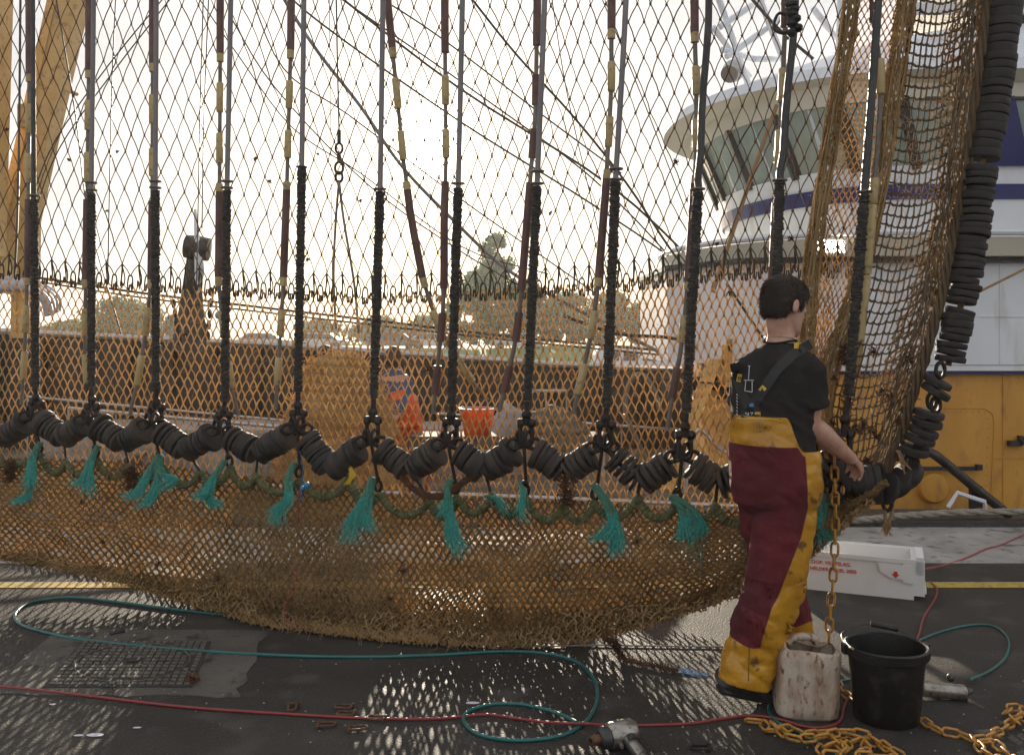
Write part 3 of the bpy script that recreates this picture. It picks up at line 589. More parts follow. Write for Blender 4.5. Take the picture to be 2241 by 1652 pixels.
wire([(20, 606), (300, 650), (600, 686), (860, 716), (1130, 746), (1480, 780)], .010, 'lower of the long nearly level rope pair over the deck', 10)
wire([(1230, 690), (1350, 730), (1470, 740), (1560, 770), (1700, 800)], .018, 'black hose curving before the trees to the deckhouse', 9)
wire([(1450, 830), (1700, 850)], .010, 'short level cable left of the fisherman', 8.6)
wire([(1590, 620), (1670, 740)], .012, 'short dark stay behind the fisherman head', 8.0)
wire([(1205, -20), (1240, 200), (1290, 420), (1335, 620)], .006, 'thin steep wire behind the eighth and ninth droppers', 9.5)
wire([(1310, -20), (1400, 200), (1500, 460), (1560, 600)], .006, 'thin steep wire behind the ninth and tenth droppers', 9.6)
wire([(2120, 650), (2260, 580)], .012, 'orange-brown rope end at the right before the white wall', 7.5, m_lrope)
wire([(1700, 230), (1640, 400), (1560, 640)], .018, 'tan rope hanging before the wheelhouse windows', 7.8, m_lrope)
# chain block tackle
tk = empty('lifting_tackle', P(740, 400, 9), 'hanging lifting tackle of wire, shackles and rope left of the sun', 'tackle')
b = MB(); b.tube([P(735, -60, 9), P(738, 120, 9), P(742, 285, 9)], .009, 6); b.tube([P(720, -60, 9), P(728, 700, 9)], .004, 5); b.build('wire', m_wire, tk)
def ring(b, c, rx, rz, r, tilt=0, n=16):
    c = Vector(c); b.tube([c+Vector((rx*math.cos(a)*math.cos(tilt), rx*math.cos(a)*math.sin(tilt), rz*math.sin(a))) for a in [2*math.pi*i/n for i in range(n+1)]], r, 6, False)
b = MB(); b.tube([P(742, 285, 9), P(742, 312, 9)], .02, 8); ring(b, P(742, 325, 9), .035, .05, .013); ring(b, P(742, 345, 9), .03, .05, .012, 1.4); ring(b, P(742, 368, 9), .04, .06, .014); ring(b, P(742, 388, 9), .035, .05, .014); b.build('shackle', m_steel, tk)
b = MB(); b.tube(smooth([P(742, 395, 9), P(735, 480, 9), P(730, 600, 9), P(735, 720, 9)], 5), .014, 6); b.tube(smooth([P(742, 395, 9), P(752, 480, 9), P(775, 620, 9), P(785, 730, 9)], 5), .014, 6); b.build('rope_leg', m_rod, tk)
# mooring rope along the quay
b = MB(); mr = smooth([P(1660, 1152, 7.5), P(1880, 1138, 7.5), P(1960, 1130, 7.5), P(2100, 1121, 7.5), P(2300, 1119, 7.5)], 16)
for k in range(3):
    b.tube([p+Vector((0, math.cos(i*.55+k*2.09)*.014, math.sin(i*.55+k*2.09)*.014)) for i, p in enumerate(mr)], .017, 7)
b.build('mooring_rope', m_rope, None, label='thick grey mooring rope running along the ship side above the quay edge', cat='rope')
t = empty('metal_cleat', P(2100, 1090, 7.75), 'small white bent metal bracket at the ship edge below the rubber discs', 'bracket')
b = MB(); b.tube([P(2075, 1110, 7.75), P(2095, 1078, 7.75), P(2155, 1098, 7.75), P(2158, 1118, 7.75)], .02, 6); b.build('bracket', m_hullwhite, t, False)
# ------------------------------------------------------------------ the net
fnet = empty('fishing_net', P(1000, 1412, 4.53), 'huge brown trawl net hanging behind rubber-clad lines, its belly resting on the quay', 'fishing net')
def YG(x, y, Y, eps=.02): return min(Y, (H_CAM-eps)*FP/(y-HY)) if y > HY+5 else Y
lace_t = [(-60, 582), (0, 585), (150, 597), (500, 617), (800, 630), (1100, 618), (1300, 605), (1600, 570), (1800, 562)]
edge_t = [(-80, 1215), (0, 1225), (100, 1240), (270, 1275), (400, 1320), (560, 1366), (700, 1386), (850, 1402), (1000, 1413), (1150, 1413), (1300, 1400), (1400, 1376), (1500, 1345), (1600, 1308), (1700, 1262), (1800, 1195), (1900, 1105), (1935, 1070)]
foot_t = [(-60, 1000), (100, 1005), (300, 1010), (500, 1040), (700, 1062), (900, 1085), (1100, 1095), (1300, 1098), (1500, 1120), (1700, 1120), (1850, 1085), (1935, 1050)]
def wob(x, y, s=.03): return s*mnoise.noise(Vector((x*.006, y*.006, 1.7)))+s*.4*mnoise.noise(Vector((x*.02, y*.02, 5)))
def lattice(b, Pf, nu, nv, r, knot=2.0, jit=.0, hole=None, bow=0.0, sides=3, fold=0):
    nd = {}
    for j in range(nv+1):
        for i in range(nu+1):
            p = Pf((i+(j % 2)*.5)/nu, j/nv); p = p+rv(jit) if jit else p; nd[i, j] = p
    for j in range(nv):
        for i in range(nu+1):
            if hole and hole((i+(j % 2)*.5)/nu, j/nv): continue
            for di in ((0, -1) if j % 2 == 0 else (0, 1)):
                q = nd.get((i+di, j+1))
                if q is None: continue
                p = nd[i, j]; s = 1 if ((di == 0) == (j % 2 == 0)) else -1
                m = (p+q)/2+Vector((s*bow*(.5+random.random()), 0, 0)) if bow else None
                b.tube([p, m, q] if m else [p, q], r*random.uniform(.8, 1.2), sides, False)
            if knot:
                p = nd[i, j]; k = r*knot; h = k*1.35
                b.add([p+Vector(v) for v in ((k, 0, 0), (0, k, 0), (-k, 0, 0), (0, -k, 0), (0, 0, h), (0, 0, -h))], [(0, 1, 4), (1, 2, 4), (2, 3, 4), (3, 0, 4), (1, 0, 5), (2, 1, 5), (3, 2, 5), (0, 3, 5)])
# upper net
def fU(u, v):
    x = lerp(-60, 1850, u); yl = curve(lace_t, x)-28; y = lerp(-190, yl, v)
    k = v**1.5; xx = x+ (u-.5)*0 + math.sin(x*.012+v*2)*4
    if x > 1100: xx -= (1-v)*0 + v*v*0; xx += (1-v)*28*(x-1100)/750
    Y = YN(x)+.17+wob(x, y, .05)
    return P(xx+7*mnoise.noise(Vector((x*.012, y*.008, 0)))+2.5*mnoise.noise(Vector((x*.03, y*.02, 0))), y+4*mnoise.noise(Vector((x*.01, y*.01, 8)))*v**.1, Y)
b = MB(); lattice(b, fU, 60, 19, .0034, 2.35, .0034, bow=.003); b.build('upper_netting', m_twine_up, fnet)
# lacing of long loops
b = MB()
for i in range(60):
    T_ = fU((i+.5)/60, 1); Ya = T_.y; xt = CX+T_.x/Ya*FP; yt = HY+(H_CAM-T_.z)/Ya*FP
    for k in (0, 1):
        Ln = fU((i+k)/60, 1)+Vector((0, 0, -.075)); b.tube([T_, T_.lerp(Ln, .5)+Vector(((.006 if k else -.006), 0, 0)), Ln], .0036, 4, False)
        w_ = .014 if k else -.014
        b.tube(smooth([Ln, Ln+Vector((w_*.5, 0, .004)), Ln+Vector((w_, 0, -.02)), Ln+Vector((w_*1.1, -.004, -.065-random.uniform(0, .02))), Ln+Vector((w_*.6, 0, -.085)), Ln+Vector((w_*.3, 0, -.05))], 3), .0045, 4, False)
    dn = .09+random.uniform(-.01, .03)
    b.tube([T_+Vector((0, 0, .006)), T_+Vector((0, 0, -.012)), T_+Vector((.001, -.002, -.035)), T_+Vector((random.uniform(-.008, .008), 0, -dn)), T_+Vector((0, 0, -dn-.045))], [.0035, .0066, .0062, .0046, .0036], 6)
    b.tube(smooth([T_+Vector((.004, 0, -.03)), T_+Vector((.016, 0, -.09)), T_+Vector((.006, 0, -.135)), T_+Vector((-.008, 0, -.10)), T_+Vector((-.012, 0, -.14))], 3), .0042, 4, False)
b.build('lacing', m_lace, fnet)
# back panel of smaller mesh
def fL(u, v):
    x = lerp(-60, 1810, u); y0 = curve(lace_t, x)+16; y = lerp(y0, min(1330, curve(edge_t, x)-8), v)
    t = max(0, (y-900)/420); Y = YN(x)+.19+.75*math.sin(min(1, t)*math.pi*.8)+wob(x, y, .07)
    a = (1-v)**6
    return P(x+math.sin(y*.012+x*.01)*3+7*mnoise.noise(Vector((x*.01, y*.008, 4))), y+6*mnoise.noise(Vector((x*.008, y*.008, 6))), YG(x, y, Y, .03))
b = MB(); lattice(b, fL, 112, 35, .0044, 1.75, .0036, bow=.0045); b.build('lower_netting', m_twine, fnet)
# belly in front
def fB(u, v):
    x = lerp(-60, 1932, u); y = lerp(curve(foot_t, x), curve(edge_t, x)-6, v)
    Y = YN(x)+.03-.16*math.sin(v*math.pi*.75)+wob(x, y, .06)
    return P(x+8*mnoise.noise(Vector((x*.01, v*3, 3))), y+6*mnoise.noise(Vector((x*.012, v*3, 13)))*math.sin(v*3.1), YG(x, y, Y, .012+.01*random.random()))
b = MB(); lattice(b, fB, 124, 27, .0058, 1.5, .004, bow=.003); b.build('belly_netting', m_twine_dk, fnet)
def fB2(u, v):
    x = lerp(-50, 1925, u); y = lerp(curve(foot_t, x)+10, curve(edge_t, x)-3, v)
    Y = YN(x)+.25-.2*math.sin(v*math.pi*.7)+wob(x+300, y, .06)
    return P(x+6*mnoise.noise(Vector((x*.012, v*3, 9))), y, YG(x, y, Y, .012+.01*random.random()))
b = MB(); lattice(b, fB2, 118, 24, .0070, 1.6, .005, bow=.003); b.build('belly_lining_netting', m_twine, fnet)  # lighter twine than the belly, painting the sunlit gaps between its strands
# crumpled hem lying on the quay
hem_h = [(-80, 18), (150, 22), (300, 30), (420, 60), (600, 82), (800, 62), (1000, 75), (1200, 70), (1350, 60), (1450, 45), (1650, 30), (1900, 12)]
b = MB()
for layer in range(3):
    def fH(u, v, layer=layer):
        x = lerp(-60, 1900, u); h = curve(hem_h, x); y = curve(edge_t, x)-h*(1-v)+6*mnoise.noise(Vector((x*.02, v*4, layer)))
        Y = YG(x, y, YN(x)-.10+.05*layer, .012+.03*random.random()*(1-v))
        return P(x, y, Y)+Vector((random.uniform(-.010, .010), random.uniform(-.04, .01), random.uniform(-.002, .012)))
    lattice(b, fH, 200, 9, .0034, 1.7, .003, bow=.004)
b.build('crumpled_hem', m_hem, fnet)
# gathered folds at the right
G1 = [(1872, -190), (1868, -40), (1850, 100), (1826, 250), (1802, 400), (1778, 560), (1766, 700), (1762, 820), (1770, 960)]
G2 = [(1995, -190), (1990, -40), (1962, 150), (1936, 330), (1904, 500), (1870, 650), (1822, 780), (1800, 900), (1800, 1060)]
SV = [(2196, -190), (2172, -40), (2150, 100), (2127, 300), (2106, 430), (2082, 550), (2060, 650), (2030, 760), (1996, 870), (1962, 980), (1915, 1078)]
def atY(tab, y): return curve([(b_, a_) for a_, b_ in tab], y)
def YR(x): return 4.18-.0*(x)
for nm, gt, wd, y1 in (('gathered_fold', G1, 19, 950), ('gathered_fold', G2, 24, 1080)):
    b = MB()
    for layer in range(3):
        def fG(u, v, layer=layer, gt=gt, wd=wd, y1=y1):
            y = lerp(-185, y1, v); c = atY(gt, y); a = (u-.5)*math.pi*.95
            ww = wd*(.8+.35*mnoise.noise(Vector((y*.008, wd, layer))))
            return P(c+math.sin(a)*ww+random.uniform(-2, 2), y, 4.2-.04*math.cos(a)+.03*layer)
        lattice(b, fG, 6, 90, .0040, 1.6, .003, bow=.003)
    for k in range(9):
        o = random.uniform(-wd, wd); b.tube([P(atY(gt, y)+o+3*math.sin(y*.02+k), y, 4.16+random.uniform(-.02, .03)) for y in range(-185, y1, 60)], .0035, 4)
    b.build(nm, m_hem, fnet)
def fN(u, v):
    y = lerp(-180, 860, v); return P(lerp(atY(G1, y)+12, atY(G2, y)-14, u), y, 4.26+wob(y, u*300, .04))
b = MB(); lattice(b, fN, 7, 82, .0033, 1.8, .002, bow=.002); b.build('narrow_netting', m_twine, fnet)
# square side mesh with sagging rows
b = MB(); NC = 13; rows = 60; nd = {}
for j in range(rows):
    for i in range(NC+1):
        u = i/NC; y0 = lerp(-260, 1120, j/(rows-1)); y = y0+34*math.sin(u*math.pi*.62+.25)-75*u*u-10
        yy = max(-190, min(1150, y)); x = lerp(atY(G2, yy)+16, atY(SV, yy)-2, u**.9)
        nd[i, j] = P(x+random.uniform(-2, 2), y+random.uniform(-2.5, 2.5), 4.2-.08*math.sin(u*3.1)+wob(x, y, .05))
for (i, j), p in nd.items():
    if nd.get((i+1, j)): q = nd[i+1, j]; m = (p+q)/2+Vector((0, 0, -.006)); b.tube([p, m, q], .0060 if i % 2 else .0052, 4, False)
    if nd.get((i, j+1)): b.tube([p, nd[i, j+1]], .0042, 4, False)
    b.ball(p, .008, 4)
b.build('side_netting', m_side, fnet)
# selvedge rope with bunched twine
b = MB(); sv = smooth([P(x, y, 4.12) for x, y in SV], 14)
for k in range(4): b.tube([p+Vector((math.cos(i*.35+k*1.57)*.016, math.sin(i*.35+k*1.57)*.012, 0)) for i, p in enumerate(sv)], .010, 5)
for k in range(16):
    o = random.uniform(-.09, .02); b.tube([p+Vector((o+.012*math.sin(i*.2+k), random.uniform(-.01, .01), 0)) for i, p in enumerate(sv) if i % 2 == 0], .004, 4)
b.build('selvedge_rope', m_side, fnet)
b = MB()
def fS(u, v):
    y = lerp(-180, 900, v); return P(atY(SV, y)-lerp(70+15*math.sin(y*.01), 0, u), y, 4.16+random.uniform(-.02, .02))
lattice(b, fS, 7, 80, .0044, 1.6, .006, bow=.006); b.build('bunched_edge_netting', m_hem, fnet)
# fuzz and weed caught in the meshes
b = MB()
def fz(p, s, r=.0008):
    d = rv(1).normalized()*s; b.tube([p, p+d*.5+rv(s*.3), p+d+rv(s*.4)], r, 3, False)
for k in range(5200):
    u = random.random(); v = random.random(); q = random.random()
    if q < .35: fz(fL(u, v), .025)
    elif q < .5: fz(fB(u, v), .03)
    elif q < .6: fz(fU(u, v), .02, .0006)
    elif q < .85: fz(random.choice(list(nd.values())) if k % 7 == 0 else P(lerp(atY(G2, 0), 2120, u)-v*90, v*900, 4.17), .03)
    else: x = lerp(-40, 1880, u); fz(P(x, curve(edge_t, x)-random.uniform(0, 30), YG(x, curve(edge_t, x), YN(x)-.06, .03)), .05, .001)
b.build('twine_fuzz', m_fuzz, fnet, False, kind='stuff')
b = MB()
for k in range(62):
    if k < 16: c = fU(random.random(), random.uniform(.5, 1)); s = random.uniform(.008, .02)
    elif k < 38: c = random.choice([fL, fB])(random.random(), random.random()); s = random.uniform(.015, .035)
    else:
        y = random.uniform(700, 1080); c = P(lerp(atY(G2, y), atY(SV, y), random.random()), y, 4.13); s = random.uniform(.02, .05)
    for m in range(28): d = rv(1).normalized()*s*random.uniform(.4, 1.2); b.tube([c+rv(s*.3), c+d*.6+rv(s*.3), c+d], .0022, 3, False)
b.build('tangled_weed', m_weed, fnet, False, kind='stuff')
b = MB()   # red line
b.tube(smooth([P(655, 1010, 4.95), P(652, 1180, 4.88), P(648, 1260, 4.82), P(625, 1320, 4.66), P(622, 1345, 4.62), P(638, 1364, 4.6), P(670, 1366, 4.6)], 6), .0028, 5)
b.build('red_mending_line', m_redhose, None, label='thin red line hanging down the net belly to the quay', cat='line')

# ------------------------------------------------------------------ vertical lines of the trawl
def tabpt(tab, y, Y): return P(curve([(b_, a_) for a_, b_ in tab], y), y, Y)
A = [ # path (x,y) , washers y, sleeve y0, y1, pin y
 ([(72, -250), (72, 0), (74, 430), (78, 850), (80, 925)], [428], 437, 848, 884),
 ([(206, -250), (205, 0), (200, 400), (200, 850), (204, 925)], [400, 416], 422, 848, 890),
 ([(342, -250), (342, 0), (340, 400), (341, 860), (346, 930)], [397, 411], 417, 858, 892),
 ([(506, -250), (505, 0), (497, 400), (492, 880), (487, 945)], [397, 411], 417, 878, 908),
 ([(666, -250), (665, 0), (660, 400), (652, 860), (652, 940)], [], 364, 858, 905),
 ([(840, -250), (838, 0), (832, 410), (818, 870), (812, 962)], [414], 420, 872, 920),
 ([(1015, -250), (1012, 0), (1003, 400), (988, 880), (986, 968)], [402], 412, 886, 925),
 ([(1196, -250), (1192, 0), (1176, 390), (1155, 870), (1148, 970)], [375, 402], 408, 878, 926),
 ([(1374, -250), (1370, 0), (1348, 380), (1328, 880), (1322, 975)], [370, 393], 398, 892, 930),
 ([(1553, -250), (1551, 0), (1534, 300), (1528, 410), (1502, 900), (1495, 995)], [414], 420, 904, 952),
 ([(1745, -250), (1740, 0), (1716, 300), (1706, 400), (1690, 900), (1670, 1020)], [395], 400, 900, 950),
 ([(1928, -250), (1922, 0), (1892, 415), (1857, 870), (1845, 950), (1842, 1000)], [420], 428, 868, 950),
]
def disc_sleeve(b, pts, rw):
    p0 = Vector(pts[0]); step = .0105; acc = []
    for a, c in zip(pts, pts[1:]):
        a, c = Vector(a), Vector(c); n_ = max(1, int((c-a).length/step))
        for i in range(n_): acc.append(a.lerp(c, i/n_))
    seq = []; rs = []; t = (Vector(pts[-1])-p0).normalized()
    for p in acc:
        q = rw*random.uniform(.84, 1.10)*(1.12 if random.random() < .06 else 1); o = Vector((random.uniform(-.0016, .0016), 0, 0))
        seq += [p+o, p+o+t*.0008, p+o+t*.0082, p+o+t*.009]; rs += [rw*.72, q, q, rw*.72]
    b.tube(seq, rs, 12)
def shackle(par, top, w_, h, mat=m_steel):
    # bow shackle: pin across at top, bow hanging below
    b = MB(); n_ = 14; c = Vector(top)
    pts = [c+Vector((-w_*.42, 0, .012))]+[c+Vector((math.cos(a)*w_*(.50+.12*math.sin(-a)), 0, -h*.55+math.sin(a)*h*.45)) for a in [math.pi-math.pi*i/n_*-1 for i in range(0, n_+1)]]+[c+Vector((w_*.42, 0, .012))]
    b.tube(smooth(pts, 2), .0115, 8); b.build('shackle_bow', mat, par)
    b = MB(); b.tube([c+Vector((-w_*.66, 0, 0)), c+Vector((w_*.68, 0, 0))], .0105, 8)
    for s in (-1, 1): b.lathe(c+Vector((s*w_*.46, 0, 0)), [(.018, -.016), (.024, -.01), (.024, .01), (.018, .016)], 12, (1, 0, 0))
    b.lathe(c+Vector((w_*.70, 0, 0)), [(.016, -.008), (.016, .008)], 6, (1, 0, 0)); b.build('shackle_pin', mat, par)
look = ['slim dark grey', 'dark grey', 'grey', 'grey', 'pale grey washerless', 'pale sunlit grey', 'sunlit beige-grey', 'thick grey', 'blue-grey', 'wavy dark-wrapped', 'taped black', 'black']
for i, (tab, wash, s0, s1, py) in enumerate(A):
    Y = YN(tab[0][0]) if i < 11 else 4.08
    x0 = tab[0][0]
    where = '%s of the twelve ribbed droppers from the left' % ORD[i] if i else 'leftmost of the twelve ribbed droppers'
    if i == 10: where = 'ending behind the fisherman head'
    if i == 11: where = 'nearest the right edge, beside the gathered net'
    dr = empty('dropper_line', tabpt(tab, py, Y), '%s dropper tube, %s' % (look[i], where), 'dropper line', 'rubber-sleeved dropper lines of the trawl')
    ys = [t[1] for t in tab if t[1] < s0]+[s0]
    b = MB(); pts = smooth([tabpt(tab, y, Y) for y in ys], 5)
    if i in (9, 10): pts = [p+Vector((.0035*math.sin(k*1.3), 0, 0)) for k, p in enumerate(pts)]
    b.tube(pts, .0145 if i < 9 else .018, 10); b.build('tube', m_pipe if i not in (0, 9, 10, 11) else m_bare, dr)
    for wy in wash:
        b = MB(); b.lathe(tabpt(tab, wy, Y), [(.034, -.004), (.036, 0), (.034, .004)], 18, (0, 0, 1)); b.build('washer', m_galv if 0 else m_rod, dr)
    b = MB(); disc_sleeve(b, [tabpt(tab, lerp(s0, s1, k/8), Y) for k in range(9)], .0255); b.build('ribbed_sleeve', m_sleeve, dr, False)
    b = MB(); top = tabpt(tab, s1, Y); pin = tabpt(tab, py, Y)
    b.tube([top, top.lerp(pin, .55)], .014, 8); k = top.lerp(pin, .62); b.ball(k, (.026, .022, .028), 10); b.tube([k, pin+Vector((0, 0, -.012))], [.017, .014], 8)
    b.build('end_link', m_steel, dr)
    if i == 10:
        b = MB(); q = tabpt(tab, 45, Y)
        for kk in range(7): b.ball(q+Vector((-.012+.006*kk*(kk % 2), -.01, .07-.022*kk)), (.034-.002*kk, .03, .02), 8)
        b.tube(smooth([q+Vector((0, 0, -.04)), q+Vector((-.05, 0, -.06)), q+Vector((-.09, .01, -.03)), q+Vector((-.06, .02, .04)), q], 4), .008, 6); b.build('knotted_strap', m_brace, dr)
    shackle(dr, pin, .062, .115)

# ------------------------------------------------------------------ chafing tubes (maroon and cream)
B = [
 ([(63, -250), (64, 165), (62, 450), (60, 620), (54, 770), (47, 885)], [('m', -250, 163), ('c', 163, 180), ('t', 180, 228), ('s', 228, 292), ('t', 292, 337), ('s', 337, 400), ('t', 400, 437), ('m', 437, 608), ('c', 608, 624), ('t', 624, 668), ('s', 668, 728), ('t', 728, 769), ('s', 769, 832), ('t', 832, 885)]),
 ([(196, -250), (194, 165), (190, 450), (187, 620), (186, 780), (190, 835)], [('m', -250, 155), ('c', 155, 172), ('t', 172, 220), ('s', 220, 285), ('t', 285, 334), ('s', 334, 400), ('t', 400, 437), ('m', 437, 612), ('c', 612, 630), ('t', 630, 675), ('s', 675, 735), ('t', 735, 775), ('s', 775, 838)]),
 ([(334, -250), (334, 140), (333, 450), (330, 620), (318, 735), (300, 840), (285, 900)], [('m', -250, 140), ('c', 140, 158), ('t', 158, 208), ('s', 208, 270), ('t', 270, 325), ('s', 325, 386), ('t', 386, 440), ('m', 440, 612), ('c', 612, 632), ('t', 632, 673), ('s', 673, 735), ('t', 735, 778), ('s', 778, 842), ('t', 842, 910)]),
 ([(482, -250), (482, 118), (480, 450), (478, 620), (490, 730), (505, 830), (522, 910)], [('m', -250, 118), ('c', 118, 136), ('t', 136, 182), ('s', 182, 246), ('t', 246, 292), ('s', 292, 357), ('t', 357, 402), ('c', 402, 420), ('m', 420, 606), ('c', 606, 626), ('t', 626, 680), ('s', 680, 740), ('t', 740, 790), ('s', 790, 850), ('t', 850, 910)]),
 ([(641, -250), (636, 110), (628, 400), (620, 620), (612, 760), (603, 900)], [('m', -250, 110), ('c', 110, 129), ('t', 129, 178), ('s', 178, 238), ('t', 238, 286), ('s', 286, 346), ('t', 346, 398), ('c', 398, 416), ('m', 416, 607), ('c', 607, 626), ('t', 626, 678), ('s', 678, 737), ('t', 737, 783), ('s', 783, 842), ('t', 842, 895)]),
 ([(835, -250), (848, 0), (866, 180), (884, 360), (900, 480), (925, 610), (950, 690), (985, 760), (1030, 830), (1068, 876)], [('m', -250, 106), ('c', 106, 128), ('t', 128, 172), ('s', 172, 238), ('t', 238, 287), ('s', 287, 350), ('t', 350, 398), ('c', 398, 416), ('m', 416, 608), ('c', 608, 630), ('t', 630, 680), ('s', 680, 722), ('t', 722, 785), ('s', 785, 836), ('t', 836, 876)]),
 ([(972, -250), (974, 110), (976, 350), (972, 480), (972, 620), (968, 700), (955, 830), (948, 905)], [('m', -250, 116), ('t', 116, 166), ('s', 166, 230), ('t', 230, 284), ('s', 284, 346), ('t', 346, 398), ('m', 398, 632), ('t', 632, 685), ('m', 685, 748), ('t', 748, 800), ('m', 800, 862), ('t', 862, 905)]),
 ([(1180, -250), (1176, 0), (1172, 250), (1164, 350), (1152, 500), (1141, 640), (1130, 740), (1112, 820), (1095, 890)], [('m', -250, 100), ('t', 100, 165), ('m', 165, 230), ('t', 230, 283), ('m', 283, 346), ('t', 346, 400), ('m', 400, 634), ('t', 634, 684), ('m', 684, 748), ('t', 748, 800), ('m', 800, 858), ('t', 858, 900)]),
 ([(1340, -250), (1338, 70), (1338, 190), (1332, 300), (1325, 420), (1310, 610), (1302, 680), (1290, 750), (1272, 830), (1258, 880)], [('m', -250, 64), ('c', 64, 86), ('t', 86, 136), ('s', 136, 200), ('t', 200, 256), ('s', 256, 322), ('t', 322, 372), ('c', 372, 392), ('m', 392, 608), ('c', 608, 627), ('t', 627, 680), ('s', 680, 742), ('t', 742, 796), ('s', 796, 862), ('t', 862, 905)]),
 ([(1518, -250), (1520, 75), (1524, 180), (1524, 330), (1514, 500), (1506, 620), (1498, 700), (1488, 780), (1474, 850), (1460, 940)], [('m', -250, 72), ('c', 72, 94), ('t', 94, 146), ('s', 146, 208), ('t', 208, 262), ('s', 262, 325), ('t', 325, 385), ('c', 385, 402), ('m', 402, 617), ('c', 617, 634), ('t', 634, 690), ('s', 690, 750), ('t', 750, 805), ('m', 805, 870), ('t', 870, 940)]),
 ([(1722, -250), (1718, 60), (1712, 200), (1706, 300), (1700, 420), (1690, 640)], [('m', -250, 60), ('t', 60, 150), ('s', 150, 225), ('t', 225, 285), ('s', 285, 360), ('t', 360, 440), ('m', 440, 640)]),
 ([(1915, -250), (1912, 60), (1926, 135), (1928, 200), (1920, 330), (1914, 400), (1905, 520), (1885, 720), (1872, 820)], [('m', -250, 48), ('t', 48, 130), ('s', 130, 206), ('t', 206, 390), ('s', 390, 446), ('s', 448, 600), ('s', 603, 820)]),
]
blab = ['cream-sleeved chafing line ending with two cream sleeves beside the leftmost dropper', 'chafing line mostly hidden behind the second dropper', 'chafing line whose cream end swings left of the third dropper',
 'chafing line whose cream end swings right of the fourth dropper', 'straight chafing line left of the fifth dropper with a pale end sleeve', 'curved chafing line slanting right across the net under the sun',
 'chafing line against the sun with maroon sleeves left of the seventh dropper', 'chafing line with only maroon sleeves left of the eighth dropper', 'chafing line with bright cream sleeves left of the ninth dropper', 'chafing line left of the tenth dropper ending in a maroon sleeve near the fisherman',
 'chafing line behind the taped dropper above the fisherman head', 'pale cream chafing line behind the rightmost dropper']
for i, (tab, segs) in enumerate(B):
    Y = YN(tab[0][0])+.075 if i < 11 else 4.16
    cl_ = empty('chafing_line', tabpt(tab, segs[-1][2], Y), blab[i], 'chafing line', 'maroon and cream sleeved chafing lines')
    b = MB(); b.tube(smooth([tabpt(tab, y, Y) for y in range(-250, segs[-1][2], 60)]+[tabpt(tab, segs[-1][2], Y)], 3), .0115, 8)
    b.build('core_rod', m_rod, cl_)
    for k, y0, y1 in segs:
        if k == 't': continue
        nseg = max(2, int((y1-y0)/40)); pts = [tabpt(tab, lerp(y0, y1, j/nseg), Y) for j in range(nseg+1)]
        if k in 'sc' and len(pts) > 1: pts = [pts[0], pts[0].lerp(pts[1], .06)]+pts[1:-1]+[pts[-1].lerp(pts[-2], .06), pts[-1]]
        r = {'m': .0215, 'c': .0205, 's': .0205}[k]; rs = [r]*len(pts)
        if k in 'sc': rs = [r*.88, r]+[r]*(len(pts)-4)+[r, r*.88] if len(pts) >= 4 else rs
        b = MB(); b.tube(pts, rs, 12); b.build({'m': 'maroon_tube', 'c': 'collar', 's': 'cream_sleeve'}[k], m_maroon if k == 'm' else m_cream, cl_)

# ------------------------------------------------------------------ bobbins
def disc_mesh(r, h):
    b = MB(); b.lathe((0, 0, 0), [(.018, -h*.3), (.018, -h/2), (r*.94, -h/2), (r*.99, -h*.40), (r, -h*.2), (r*.995, h*.3), (r*.97, h*.44), (r*.92, h/2), (.02, h/2), (.018, h*.3)], 26)
    me = bpy.data.meshes.new('rubber_disc'); me.from_pydata(b.v, [], b.f); me.materials.append(m_rubber)
    me.polygons.foreach_set('use_smooth', [True]*len(me.polygons))
    try: me.set_sharp_from_angle(angle=R(35))
    except Exception: pass
    return me
DM = [disc_mesh(1, .33), disc_mesh(1, .27), disc_mesh(1, .44), disc_mesh(1, .58)]
DM2 = []
for m_ in DM:
    c = m_.copy(); c.materials[0] = m_rubber2; DM2.append(c)
def put_disc(par, p, ax, r, k=None, tilt=.06):
    me = random.choice(DM[:3]+DM2[:3]) if k is None else DM[k]
    o = bpy.data.objects.new('rubber_disc', me); sc.collection.objects.link(o); o.parent = par
    q = Vector(ax).normalized()+rv(tilt); o.rotation_mode = 'QUATERNION'; o.rotation_quaternion = q.to_track_quat('Z', 'Y')
    o.location = Vector(p)-wloc(par)+rv(r*tilt*.5); s = r*random.uniform(.94, 1.05); o.scale = (s, s, s*random.uniform(.85, 1.15)); return o
J = [(-62, 905), (74, 898), (196, 906), (333, 916), (483, 931), (651, 926), (812, 954), (981, 959), (1147, 959), (1318, 967), (1492, 987), (1662, 1012), (1835, 985)]
Mi = [(5, 950), (139, 944), (270, 955), (407, 972), (565, 980), (724, 1012), (896, 1016), (1060, 1018), (1237, 1022), (1402, 1040), (1571, 1044), (1745, 1062)]
sl_lab = ['cut off by the left edge of the picture', 'between the leftmost and second droppers', 'between the second and third droppers', 'between the third and fourth droppers', 'between the fourth and fifth droppers',
 'between the fifth and sixth droppers, brownest of all', 'between the sixth and seventh droppers', 'between the seventh and eighth droppers', 'between the eighth and ninth droppers', 'between the ninth and tenth droppers', 'from the tenth dropper to the back of the fisherman', 'half hidden behind the fisherman and the yellow hanging chain']
